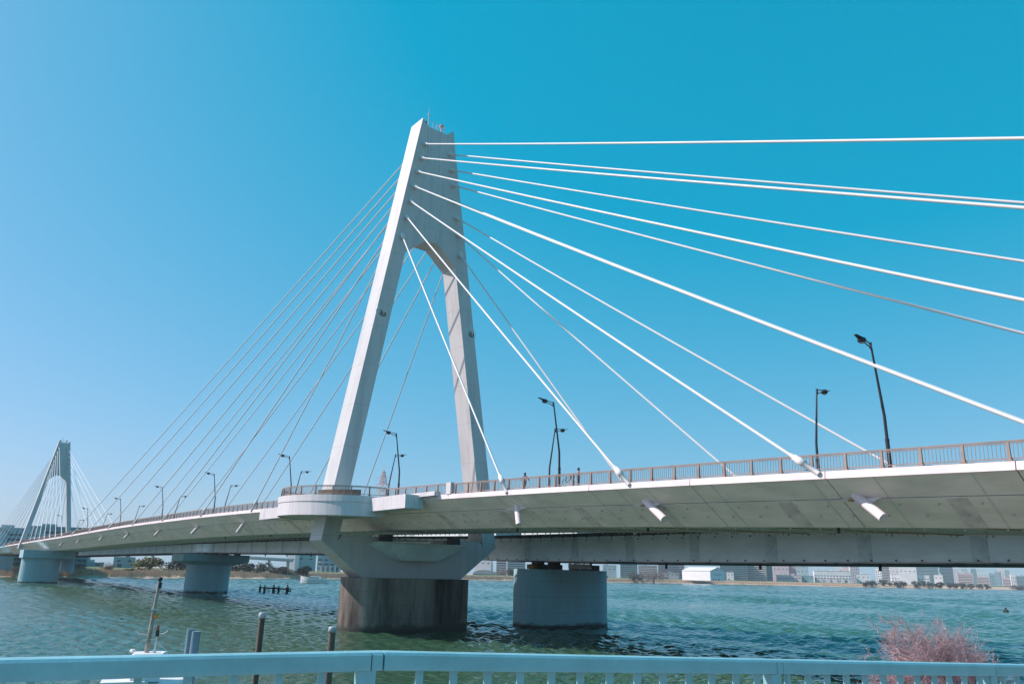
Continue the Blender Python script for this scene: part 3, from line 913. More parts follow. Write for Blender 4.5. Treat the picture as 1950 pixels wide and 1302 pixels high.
ordn = ['tallest looking dark street lamp, arm to the left, nearest the right edge', 'dark street lamp with arm to the left, standing just right of the near tower', 'dark street lamp with arm to the left, seen between the legs of the near tower', 'dark street lamp with arm to the left, first one left of the near tower',
        'dark street lamp with arm to the left, second one left of the near tower', 'dark street lamp with arm to the left, third one left of the near tower', 'small dark street lamp with arm to the left, fourth one left of the near tower', 'small street lamp with arm to the left, fifth one left of the near tower', 'tiny street lamp with arm to the left, just right of the distant tower']
ordr = [o.replace('arm to the left', 'arm to the right') for o in ordn]
ordr[0] = 'dark street lamp with arm to the right, nearest the right edge'
for s, Xs, yb, h, names in ((-1, LX, -4.0, 10.4, ordn), (1, RXs, 4.0, 9.8, ordr)):
    p = lamp_proto(h, s, names[0]); p.location = (Xs[0], yb, zd(Xs[0])+0.03)
    for X, nm in zip(Xs[1:], names[1:]):
        copy_tree(p, (X, yb, zd(X)+0.03), 0, nm)

# ------------------------------------------------------------------ people on the walkway
def person(name, label, loc, rz, joints, edges, radii, top, group=None):
    T = thing(name, label, 'person', loc, rz)
    me = bpy.data.meshes.new('body'); me.from_pydata(joints, edges, [])
    o = link(me, 'body', T)
    me.materials.append(top)
    sk = o.modifiers.new('skin', 'SKIN'); sk.use_smooth_shade = True
    for i, r in enumerate(radii):
        me.skin_vertices[0].data[i].radius = (r, r)
    me.skin_vertices[0].data[0].use_root = True
    sb = o.modifiers.new('smooth', 'SUBSURF'); sb.levels = 1; sb.render_levels = 1
    return T
# joints: pelvis, chest, neck, head, arms, legs
def standing(arm_out, stride):
    J = [(0,0,0.95),(0,0,1.18),(0,0,1.38),(0,0,1.48),(0,0.02,1.62),(0,0.01,1.70),
         (-0.17,0,1.36),(-0.20-arm_out*0.6,0,1.10),(-0.22-arm_out,0.05,0.87),
         (0.17,0,1.36),(0.20+arm_out*0.6,0,1.10),(0.22+arm_out,0.05,0.87),
         (-0.09,0,0.88),(-0.10,stride*0.5,0.48),(-0.10,stride*0.6,0.08),(-0.10,stride*0.6+0.14,0.05),
         (0.09,0,0.88),(0.10,-stride*0.4,0.48),(0.10,-stride*0.8,0.10),(0.10,-stride*0.8+0.14,0.05)]
    E_ = [(0,1),(1,2),(2,3),(3,4),(4,5),(2,6),(6,7),(7,8),(2,9),(9,10),(10,11),(0,12),(12,13),(13,14),(14,15),(0,16),(16,17),(17,18),(18,19)]
    Rr = [0.14,0.15,0.14,0.06,0.105,0.08,0.075,0.055,0.04,0.075,0.055,0.04,0.095,0.065,0.045,0.04,0.095,0.065,0.045,0.04]
    return J, E_, Rr
def add_head(T):
    q = MB(); q.ball((0,0.0,1.665),0.125,10,8,1.08); q.ball((0,-0.03,1.60),0.115,10,8); q.build('hair', M['hair'], T)
    q = MB(); q.ball((0,0.05,1.60),0.088,10,8,1.15); q.box((0,0.14,1.59),(0.025,0.03,0.04)); f = q.build('face', M['skin'], T)
    q = MB(); q.ball((-0.035,0.130,1.615),0.012,6,5); q.ball((0.035,0.130,1.615),0.012,6,5); q.build('eyes', M['hair'], f)
J, E_, Rr = standing(0.05, 0.1)
px_, py_ = 47.3, -9.35
P1 = person('person', 'person with black hair in a pink top standing behind the brown railing', (px_,py_,zd(px_)+0.16), R(-60), J, E_, Rr, M['pinkcloth']); add_head(P1)
q = MB(); 
for s, yy in ((-0.095,0.04),(0.095,-0.05)): q.path([(s,0,0.97),(s,yy*0.5,0.5),(s,yy,0.06)], [0.13,0.09,0.07], 8)
q.box((0,0,0.97),(0.34,0.22,0.12)); q.build('trousers', M['darkcloth'], P1)
J, E_, Rr = standing(0.28, 0.35)
px_, py_ = 38.9, -9.35
P2 = person('person', 'person in dark jacket walking along the bridge with arms held away from the body', (px_,py_,zd(px_)+0.16), R(35), J, E_, Rr, M['darkcloth']); add_head(P2)
q = MB(); q.loft([[(-0.2,-0.13,1.38),(0.2,-0.13,1.38),(0.2,0.13,1.38),(-0.2,0.13,1.38)],[(-0.19,-0.14,0.9),(0.19,-0.14,0.9),(0.19,0.14,0.9),(-0.19,0.14,0.9)]]); q.build('vest', M['pinkcloth'], P2)
# bicycle beside the first person
BK = thing('bicycle', 'dark bicycle leaning beside the person in the pink top behind the railing', 'bicycle', (46.2,-9.75,zd(46.2)+0.16), R(2))
for x in (-0.52, 0.52):
    q = MB(); q.path([(x+0.33*math.cos(2*math.pi*i/20),0,0.345+0.33*math.sin(2*math.pi*i/20)) for i in range(21)], 0.025, 6, False)
    w = q.build('wheel', M['darksteel'], BK)
    q = MB()
    for i in range(8): q.tube((x,0,0.345),(x+0.32*math.cos(i*math.pi/4),0,0.345+0.32*math.sin(i*math.pi/4)),0.005,n=3)
    q.build('spokes', M['palesteel'], w)
q = MB()
for a, b in (((-0.52,0,0.345),(-0.15,0,0.33)),((-0.15,0,0.33),(-0.28,0,0.85)),((-0.52,0,0.345),(-0.25,0,0.75)),((-0.15,0,0.33),(0.36,0,0.72)),((-0.25,0,0.75),(0.34,0,0.82)),((0.32,0,0.95),(0.52,0,0.345))): q.tube(a, b, 0.02)
q.build('frame', M['darkcloth'], BK)
q = MB(); q.path([(0.2,-0.27,1.0),(0.34,-0.18,1.02),(0.32,0,0.97),(0.34,0.18,1.02),(0.2,0.27,1.0)],0.015); q.build('handlebar', M['darksteel'], BK)
q = MB(); q.ball((-0.29,0,0.89),0.11,8,6,0.4); q.build('saddle', M['darksteel'], BK)
q = MB(); q.box((0.62,0,0.85),(0.3,0.32,0.24)); q.build('basket', M['darkcloth'], BK)

# ------------------------------------------------------------------ boats and piles
def hull(q, L, B, H, sheer=0.5, n=14):
    secs = []
    for i in range(n+1):
        t = i/n; x = L*(t-0.5)
        w = B/2*(1-max(0,(t-0.55)/0.45)**2.2)*(0.86+0.14*min(1,t*4))
        w = max(w, 0.03)
        z = H+sheer*max(0,t-0.4)**2*2.6
        secs.append([(x,-w,z),(x,-w*0.86,0.05),(x,-w*0.2,-0.35),(x,w*0.2,-0.35),(x,w*0.86,0.05),(x,w,z),(x,w*0.9,z-0.02),(x,w*0.9,z-0.22),(x,-w*0.9,z-0.22),(x,-w*0.9,z-0.02)])
    q.loft(secs)
right = (0.62, 0.785)
# moored fishing boat
FB = thing('fishing_boat', 'white moored fishing boat with tall weathered mast, just beyond the teal handrail', 'boat', (59.2,-50.5,0.0), R(75))
q = MB(); hull(q, 11, 3.4, 1.25, 0.7); q.build('hull', M['boatwhite'], FB)
q = MB()
q.box((-0.95,0,1.75),(1.7,2.3,1.75)); q.box((-0.95,0,2.68),(1.95,2.5,0.12)); cb = q.build('cabin', M['boatwhite'], FB)
q = MB()
for s in (-1, 1): q.box((-0.95,s*1.162,2.15),(1.2,0.03,0.6))
q.box((-0.085,0,2.15),(0.03,1.7,0.6)); q.box((-1.815,0,2.15),(0.03,1.7,0.6)); q.build('window', M['glass'], cb)
q = MB(); q.box((1.15,0,2.55),(2.0,2.3,0.10))
for x in (0.3,2.0):
    for y in (-1.0,1.0): q.tube((x,y,1.0),(x,y,2.5),0.04,n=6)
q.build('canopy_roof', M['boatwhite'], FB)
q = MB(); q.box((0.0,0,3.2),(1.35,1.5,1.1)); q.loft([[(-0.8,-0.9,3.75),(0.8,-0.9,3.75),(0.8,0.9,3.75),(-0.8,0.9,3.75)],[(-0.65,-0.7,3.95),(0.65,-0.7,3.95),(0.65,0.7,3.95),(-0.65,0.7,3.95)]]); wh = q.build('wheelhouse', M['boatwhite'], FB)
q = MB(); q.box((0,-0.752,3.35),(0.9,0.02,0.5)); q.box((0,0.752,3.35),(0.9,0.02,0.5)); q.box((0.677,0,3.35),(0.02,1.1,0.5)); q.box((-0.677,0,3.35),(0.02,1.1,0.5)); q.build('window', M['glass'], wh)
q = MB(); q.path([(-0.10,0.1,3.9),(-0.05,0.05,5.4),(0.04,0,7.4)], [0.115,0.10,0.075], 10); ms = q.build('mast', M['mast'], FB)
q = MB(); q.ball((0.05,0,7.5),0.12); q.box((0.10,0,7.2),(0.14,0.16,0.3)); q.build('masthead_lamp', M['darksteel'], ms)
q = MB(); q.box((-0.02,0.04,6.0),(0.34,0.2,0.08)); q.build('mast_collar', M['palesteel'], ms)
q = MB(); q.ball((0.10,-0.02,5.70),0.11,8,6,1.2); q.build('orange_float', M['orange'], ms)
q = MB(); q.path([(-0.75,0.3,4.95),(-0.55,0.2,4.82),(0.1,0,4.78),(0.6,-0.1,4.85),(0.75,-0.15,5.0)],0.025,6); q.tube((-0.35,0.1,4.55),(0.3,-0.1,4.6),0.02,n=5); q.build('crossbar', M['palesteel'], ms)
q = MB(); q.tube((0.26,-0.1,3.9),(0.28,-0.1,4.95),0.045,n=8); q.tube((0.26,-0.1,3.9),(0.26,-0.1,4.12),0.07,n=8); p_ = q.build('lamp_pole', M['pole'], FB)
q = MB(); q.tube((0.28,-0.1,4.72),(0.28,-0.1,5.02),0.085,n=8); q.build('lamp_base', M['darksteel'], p_)
q = MB(); q.tube((0.28,-0.1,5.02),(0.28,-0.1,5.25),0.07,0.05,n=8); q.build('red_lamp', M['redlamp'], p_)
q = MB(); q.tube((0.3,-0.1,4.5),(0.95,-0.3,3.9),0.018,n=4); q.tube((-0.2,0.1,4.9),(-0.7,0.2,3.9),0.01,n=4); q.path([(0.15,0,4.5),(0.2,0,4.3),(0.45,0,4.4),(0.5,0,4.2)],0.02,4); q.tube((0.3,0,4.4),(0.52,0,4.3),0.015,n=4); q.build('rigging', M['palesteel'], FB)
for i, (x, y) in enumerate(((-0.75,0.75),(0.75,-0.6))):
    q = MB(); q.ball((x,y,3.97),0.16,8,6,0.6); q.build('radar_dome', M['boatwhite'], wh)

def pile(x, y, zt, r, label, mt, cap):
    T = thing('mooring_pile', label, 'mooring pile', (x,y,0), 0, 'mooring piles beyond the handrail')
    q = MB(); q.path([(0,0,-2),(0.03,0,zt*0.5),(0,0.02,zt-0.3)], [r*1.08,r*1.02,r], 12); q.build('shaft', mt, T)
    if cap:
        q = MB(); q.path([(0,0.02,zt-0.32),(0,0.02,zt-0.30),(0,0.02,zt-0.06),(0,0.02,zt)], [r*0.9,r*1.22,r*1.18,r*0.95], 12); q.build('cap', M['pilecap'], T)
    else:
        q = MB(); q.tube((0,0.02,zt-0.3),(0,0.02,zt),r); q.build('cap', mt, T)
pile(57.3,-44.1,5.7,0.17,'dark timber pile with pale cap, taller one between boat and big pier',M['wood'],True)
pile(59.66,-40.76,5.0,0.20,'dark timber pile with pale cap touching the left end of the big pier',M['wood'],True)
pile(56.66,-47.82,4.84,0.20,'blue grey steel pile beside the boat, the taller rear one of the pair',M['steelpile'],False)
pile(57.9,-47.9,4.80,0.22,'blue grey steel pile beside the boat, the lower front one of the pair',M['steelpile'],False)

# black timber mooring frame standing in the river
MF = thing('mooring_dolphin', 'black row of five stubby timber piles joined by a beam in the open river', 'mooring dolphin', (-168.0,46.9,0), math.atan2(0.785,0.62))
for x, h, r in ((-4.6,2.9,0.42),(-3.0,2.8,0.42),(0.2,3.0,0.55),(2.0,2.7,0.40),(5.0,3.0,0.55)):
    q = MB(); q.path([(x,0,-2),(x,0,h*0.62),(x+0.05,0,h*0.72),(x,0,h*0.78)], [r,r*0.95,r*0.6,r*0.4], 8); p_ = q.build('pile', M['blackwood'], MF)
    q = MB(); q.ball((x,0,h*0.88),r*0.55,8,6,1.1); q.build('pile_head', M['blackwood'], p_)
q = MB(); q.beam((-4.6,0.1,1.75),(5.6,0.1,1.45),0.3,0.45); q.build('crossbeam', M['blackwood'], MF)
for a, b in (((-3,0,0.2),(-2,0,1.6)),((-2,0,0.2),(-1,0,1.6)),((-1,0,0.2),(-2,0,1.6)),((2,0,0.2),(3.2,0,1.5)),((3.2,0,0.2),(4.2,0,1.5)),((0.6,0,0.2),(1.8,0,1.5))):
    q = MB(); q.beam(a,b,0.12,0.14); q.build('brace', M['blackwood'], MF)
q = MB(); q.path([(5.9+0.45*math.cos(2*math.pi*i/14),0,1.1+0.45*math.sin(2*math.pi*i/14)) for i in range(15)],0.2,6,False); q.build('fender_tyre', M['blackwood'], MF)

# white motor boat near the far bank
MBT = thing('motor_boat', 'white motor boat with a low cabin near the far bank, left of the big pier', 'boat', (-353.5,147.0,0.35), math.atan2(-0.785,-0.62))
MBT.scale = (1.0, 1.15, 1.3)
q = MB(); hull(q, 17, 4.6, 2.1, 1.2); q.build('hull', M['boatwhite'], MBT)
q = MB(); q.loft([[(-4,-1.7,1.6),(4,-1.5,1.6),(4,1.5,1.6),(-4,1.7,1.6)],[(-3.4,-1.4,3.1),(2.2,-1.2,3.1),(2.2,1.2,3.1),(-3.4,1.4,3.1)]]); cb = q.build('cabin', M['boatwhite'], MBT)
q = MB()
for s in (-1, 1):
    for i in range(4): q.box((-2.6+i*1.5, s*1.5, 2.5), (1.1,0.25,0.5))
q.build('window', M['glass'], cb)
q = MB(); q.box((-0.8,0,4.2),(3.2,2.4,0.18))
for x in (-2.2,0.6):
    for y in (-1,1): q.tube((x,y,3.1),(x,y,4.2),0.06,n=5)
q.build('flybridge_canopy', M['boatteal'], MBT)
q = MB(); q.tube((-0.8,0,4.2),(-1.0,0,5.6),0.06,n=5); q.build('aerial', M['pole'], MBT)
q = MB(); q.box((0,-2.2,0.95),(14,0.06,0.18)); q.box((0,2.2,0.95),(14,0.06,0.18)); q.build('hull_stripe', M['boatteal'], MBT)

# rower in a small boat
RB_ = thing('rowing_boat', 'small dark rowing boat with oars out on the open water at the right edge', 'boat', (2.2,221.3,0), math.atan2(-0.94,0.33)+R(8))
q = MB(); hull(q, 5.0, 1.5, 0.5, 0.5); q.build('hull', M['darksteel'], RB_)
for s in (-1, 1):
    q = MB(); q.beam((0.2,s*0.5,0.9),(-0.2,s*2.2,1.35),0.06,0.06); q.beam((-0.2,s*2.2,1.35),(-0.25,s*2.5,0.9),0.14,0.2); q.build('oar', M['mast'], RB_)
q = MB(); q.box((0,0,0.42),(0.3,1.2,0.06)); q.build('thwart', M['wood'], RB_)
J = [(0,0,0.55),(0,0,0.95),(0,0,1.25),(0,0,1.36),(0.03,0,1.52),(0,-0.2,1.2),(0.25,-0.35,1.0),(0.4,-0.4,0.98),(0,0.2,1.2),(0.25,0.35,1.0),(0.4,0.4,0.98),(0.3,-0.14,0.62),(0.6,-0.14,0.35),(0.3,0.14,0.62),(0.6,0.14,0.35)]
E_ = [(0,1),(1,2),(2,3),(3,4),(2,5),(5,6),(6,7),(2,8),(8,9),(9,10),(0,11),(11,12),(0,13),(13,14)]
Rr = [0.19,0.2,0.16,0.07,0.11,0.09,0.07,0.05,0.09,0.07,0.05,0.1,0.07,0.1,0.07]
PR = person('person', 'rower in dark clothes seated in the small rowing boat at the right', (2.2,221.3,0.0), math.atan2(-0.94,0.33)+R(8), J, E_, Rr, M['darkcloth'])
q = MB(); q.ball((0.02,0,1.54),0.14,8,6,1.1); q.build('head', M['skin'], PR)

# ------------------------------------------------------------------ handrail in the foreground
HR = thing('handrail', 'teal painted metal handrail with square bars along the promenade in the foreground', 'railing')
def rail_seg(a, b, name):
    d = (b-a).normalized(); sd = Vector((d.y,-d.x,0)).normalized()
    prof = [(-0.055,-0.112),(0.055,-0.112),(0.058,-0.09),(0.058,-0.022),(0.045,-0.006),(0.025,0.0),(-0.025,0.0),(-0.045,-0.006),(-0.058,-0.022),(-0.058,-0.09)]
    q = MB()
    q.loft([[tuple(p+sd*u+Vector((0,0,v))) for u, v in prof] for p in (a, b)])
    return q.build(name, M['handrail'], HR)
dl = (RA-RM).normalized()
rail_seg(RM+dl*9, RM+dl*0.075, 'top_rail')
rail_seg(RM+dl*0.068, RM-rd*0.0, 'rail_sleeve')
rail_seg(RM+rd*0.012, RM+rd*3.37, 'top_rail')
rail_seg(RM+rd*3.376, RM+rd*3.44, 'rail_sleeve')
rail_seg(RM+rd*3.444, RM+rd*6.33, 'top_rail')
rail_seg(RM+rd*6.336, RM+rd*12.6, 'top_rail')
def hz_floor(p): return p.z-1.10
def vbar(p, d, w, dp, zt, zb, name):
    q = MB(); q.box((p.x, p.y, (zt+zb)/2), (w, dp, zt-zb), math.atan2(d.y, d.x))
    return q.build(name, M['handrail'], HR)
bars = [0.27,0.51,0.76,1.01,1.26,1.50,1.75,2.00,2.24,2.49,2.72,2.97,3.20,3.54,3.78,4.01,4.25,4.49,4.73,4.96,5.20,5.45,5.67,5.90,6.14,6.52,6.76,7.0,7.24,7.48,7.72,7.96,8.2,8.44,8.68,8.92]
for t in bars:
    p = RM+rd*t; vbar(p, rd, 0.040, 0.040, p.z-0.113, p.z-0.98, 'baluster')
for i in range(14):
    t = 2.04-(0.16+0.2525*(7-i)); p = RM+dl*t if i < 7 else RM+dl*t
    if t < 0.2: continue
    vbar(p, dl, 0.040, 0.040, p.z-0.113, p.z-0.98, 'baluster')
for t in (3.37, 6.30, 9.2): p = RM+rd*t; vbar(p, rd, 0.105, 0.10, p.z-0.113, p.z-1.12, 'post')
for t in (0.09, 3.1, 6.1): p = RM+dl*t; vbar(p, dl, 0.105, 0.10, p.z-0.113, p.z-1.12, 'post')
for a, b in ((RM+dl*9, RM+dl*0.05), (RM+rd*0.05, RM+rd*12.6)):
    q = MB(); q.beam(a-Vector((0,0,0.99)), b-Vector((0,0,0.99)), 0.05, 0.05); q.build('bottom_rail', M['handrail'], HR)

# ------------------------------------------------------------------ bare bush on the near foreshore
rb = random.Random(11)
BU = thing('bare_bush', 'leafless pinkish brown bush with a dense mass of twigs beyond the handrail', 'bush', (89.85,-33.3,1.1))
q1, q2 = MB(), MB()
ax = Vector((0.62,0.785,0)); ay_ = Vector((-0.785,0.62,0))
LOBES = [(-0.70,0.0,4.45,1.45),(1.0,0.2,4.15,1.45),(0.2,-0.3,4.3,1.4),(0.9,-0.4,3.2,1.3),(-0.2,0.3,2.5,2.0),(-1.5,0.1,3.3,0.9),(1.75,-0.1,3.1,0.8)]
def vrand(s=1.0): return Vector((rb.gauss(0,1), rb.gauss(0,1), rb.gauss(0,1))).normalized()*s
def bend(a, b, n, w): 
    L = (b-a).length
    return [a.lerp(b, i/n)+(vrand(L*w*rb.random()) if 0 < i < n else Vector()) for i in range(n+1)]
for li, (u, v, z, r) in enumerate(LOBES):
    cen = ax*u+ay_*v+Vector((0,0,z))
    for k in range(5):
        base = Vector((rb.uniform(-.2,.2), rb.uniform(-.2,.2), -0.3))
        tip = cen+vrand(r*0.45)
        limb = bend(base, tip, 4, 0.07)
        q1.path(limb, [0.065,0.05,0.04,0.03,0.02], 6)
        for j in range(13):
            st = limb[rb.choice((2,3,4))].lerp(limb[4], rb.random())
            dv = vrand(); dv.z = dv.z*0.9+0.1
            en = cen+dv*r*rb.uniform(0.55,1.0)
            br = bend(st, en, 3, 0.10)
            q2.path(br, [0.014,0.011,0.008,0.005], 3, False)
            out_ = (en-st).normalized()
            for t in range(13):
                p = br[rb.choice((1,2,3,3))].lerp(br[3], rb.random()*0.8)
                d_ = (out_*0.5+vrand()*0.9+Vector((0,0,0.25))).normalized()
                L = rb.uniform(0.25,0.6)
                m_ = p+d_*L*0.5+vrand(0.04); e_ = p+d_*L+vrand(0.07)
                q2.path([p, m_, e_], [0.0058,0.0048,0.0035], 3, False)
                for s_ in range(2):
                    q2.path([m_, m_+(d_+vrand(0.8)).normalized()*L*0.55], [0.0045,0.003], 3, False)
q1.build('stem', M['twig'], BU); q2.build('twigs', M['twig'], BU, kind='stuff')

# ------------------------------------------------------------------ trees and bushes on the far bank
rt = random.Random(5)
def crown_mesh(n, leaf, mt, seed, twiggy=False):
    r_ = random.Random(seed); q = MB()
    lobes = [(Vector((r_.uniform(-.55,.55), r_.uniform(-.55,.55), r_.uniform(-.35,.5))), r_.uniform(.28,.55)) for _ in range(11)]
    for i in range(n):
        c, rr = lobes[i % len(lobes)]
        v = Vector((r_.gauss(0,1), r_.gauss(0,1), r_.gauss(0,1))).normalized()*rr*(r_.uniform(0.5,1.05))
        p = c+v
        s = leaf*r_.uniform(0.5,1.3)
        a = Vector((r_.gauss(0,1), r_.gauss(0,1), r_.gauss(0,1))).normalized(); b = a.orthogonal().normalized()
        if twiggy:
            b = b*0.12; a = a*1.8
        q.add([p-a*s-b*s, p+a*s-b*s*0.3, p+a*s*0.4+b*s, p-a*s*0.6+b*s*0.8], [(0,1,2,3)])
    return q.mesh('crown', mt)
CM = {'dark':[crown_mesh(700,0.085,M['leafdark'],i) for i in (1,2,3)], 'green':[crown_mesh(1500,0.06,M['leafgreen'],i) for i in (4,5,6)], 'grey':[crown_mesh(1300,0.06,M['leafgrey'],i) for i in (7,8,9)], 'bare':[crown_mesh(1400,0.07,M['leafbare'],i,True) for i in (10,11,12)]}
tm = MB(); tm.path([(0,0,-1.0),(0.02,0,-0.5),(0,0.02,0.1)], [0.07,0.05,0.02], 6)
for k_ in range(5):
    a = k_*1.26; tm.tube((0,0,-0.45+0.06*k_),(0.45*math.cos(a),0.45*math.sin(a),0.15+0.05*k_),0.03,0.01,n=5)
TM = tm.mesh('trunk', M['bark'])
TREES = [
 (-478.9,38.8,7.3,8.2,'bare','pinkish bare shrub, leftmost on the far bank, beside the pier'),
 (-485.6,57.1,9.6,10.0,'bare','pinkish bare shrub in front of the plain teal block'),
 (-487.8,71.1,6.6,6.5,'grey','low grey bush at the left foot of the yellow-green tree'),
 (-518.8,92.1,20.5,14.5,'green','wide yellow-green tree, largest of the trees on the far bank'),
 (-533.3,115.5,17.2,15.0,'grey','grey-brown bushy tree right of the yellow-green tree'),
 (-548.8,166.2,11.5,10.7,'dark','dark rounded bush just right of the hammerhead pier'),
 (-545.3,175.9,13.3,12.6,'dark','dark rounded bush, second one right of the hammerhead pier'),
 (-550.1,191.6,12.8,13.5,'dark','dark tall bush, third one right of the hammerhead pier'),
 (-544.5,205.6,17.3,10.8,'grey','low grey-brown bush below the narrow white building'),
 (-547.3,224.4,11.5,11.2,'dark','dark bush above the white motor boat'),
 (-780.8,626.9,16.4,15.8,'bare','bare bush in front of the grey block left of the round pier'),
 (-772.0,638.1,15.0,15.4,'dark','dark bush close to the left side of the round pier'),
 (-650.0,800.0,33.2,18.3,'bare','wide bare tree at the water edge left of the gabled warehouse'),
 (-700.0,812.0,15.3,17.5,'dark','dark tree left of the wide bare tree'),
 (-706.0,833.0,10.9,13.3,'dark','small dark bush touching the wide bare tree'),
 (-538.3,1183.7,6.0,9.2,'dark','small dark bush below the left end of the long low works'),
 (-587.1,1290,12.7,11.9,'dark','dark bush below the middle of the long low works'),
 (-589.7,1310,11.1,12.2,'dark','second dark bush below the middle of the long low works'),
 (-580,1330,12.6,14.6,'dark','dark bush in front of the right end of the long low works'),
 (-566,1340,12.6,11.8,'dark','dark bush below the low white hall'),
 (-556,1352,11.0,12.2,'dark','dark bush left of the foot of the slim white tower'),
 (-548.6,1390,16.6,12.6,'dark','round dark bush below the slim white tower'),
 (-553,1420,9.6,14.2,'dark','dark bush left of centre below the wide white factory'),
 (-541.3,1420,11.6,11.7,'dark','round dark bush below the left half of the wide white factory'),
 (-531.3,1435,15.2,12.1,'dark','round dark bush below the middle of the wide white factory'),
 (-523.7,1460,10.0,11.7,'dark','round dark bush below the right end of the wide white factory'),
 (-523.9,1486,11.0,11.2,'dark','dark bush below the small white hall'),
 (-520.1,1510,12.6,11.6,'dark','dark bush right of the one below the small white hall'),
 (-515.3,1535,14.2,11.1,'dark','dark bush below the darker teal block'),
 (-511.8,1560,11.1,10.5,'dark','dark bush at the right end of the riverside hedge'),
 (-508,1590,9.0,9.9,'dark','lone dark bush below the pink apartment block'),
 (-492,1700,24.4,9.4,'grey','low grey thicket near the right edge of the far bank'),
 (-478,1790,25.3,14.2,'grey','grey thicket on the mound at the very right of the far bank'),
]
for i, (x, y, w, zt, k, lab) in enumerate(TREES):
    g = max(1.0, ground_z(x, y))
    h = max(3.0, zt-g)
    T = thing('bare_shrub' if k == 'bare' else 'riverside_tree', lab, 'shrub' if k == 'bare' else 'tree', (x, y, g+h*0.45), rt.uniform(0,6.28), 'trees and bushes on the far bank')
    T.scale = (w/2*1.4, w/2*1.4, h*0.70)
    link(TM, 'trunk', T); link(CM[k][i % 3], 'crown', T)

# reeds along the far shore, too many to count
m = MB()
for i in range(26000):
    a = lerp(_sa[2], R(63), rt.random()**1.3) if i < 20000 else lerp(R(20), _sa[-5], rt.random())
    r = interp(a, _sa, _sr)+rt.uniform(3.0, 34.0)
    x, y = CAM.x-math.cos(a)*r, CAM.y+math.sin(a)*r
    z = ground_z(x, y)-0.1
    h = rt.uniform(1.2,2.9) if i < 20000 else rt.uniform(0.4,1.1)
    w = rt.uniform(0.25,0.7)
    dx, dy = -math.sin(a)*w, -math.cos(a)*w
    l_ = rt.uniform(-.6,.6)
    m.add([(x-dx,y-dy,z),(x+dx,y+dy,z),(x+dx*0.3+l_,y+dy*0.3,z+h),(x-dx*0.2+l_,y-dy*0.2,z+h*0.95)], [(0,1,2,3)])
m.build('reed_bed', M['reed'], kind='stuff')

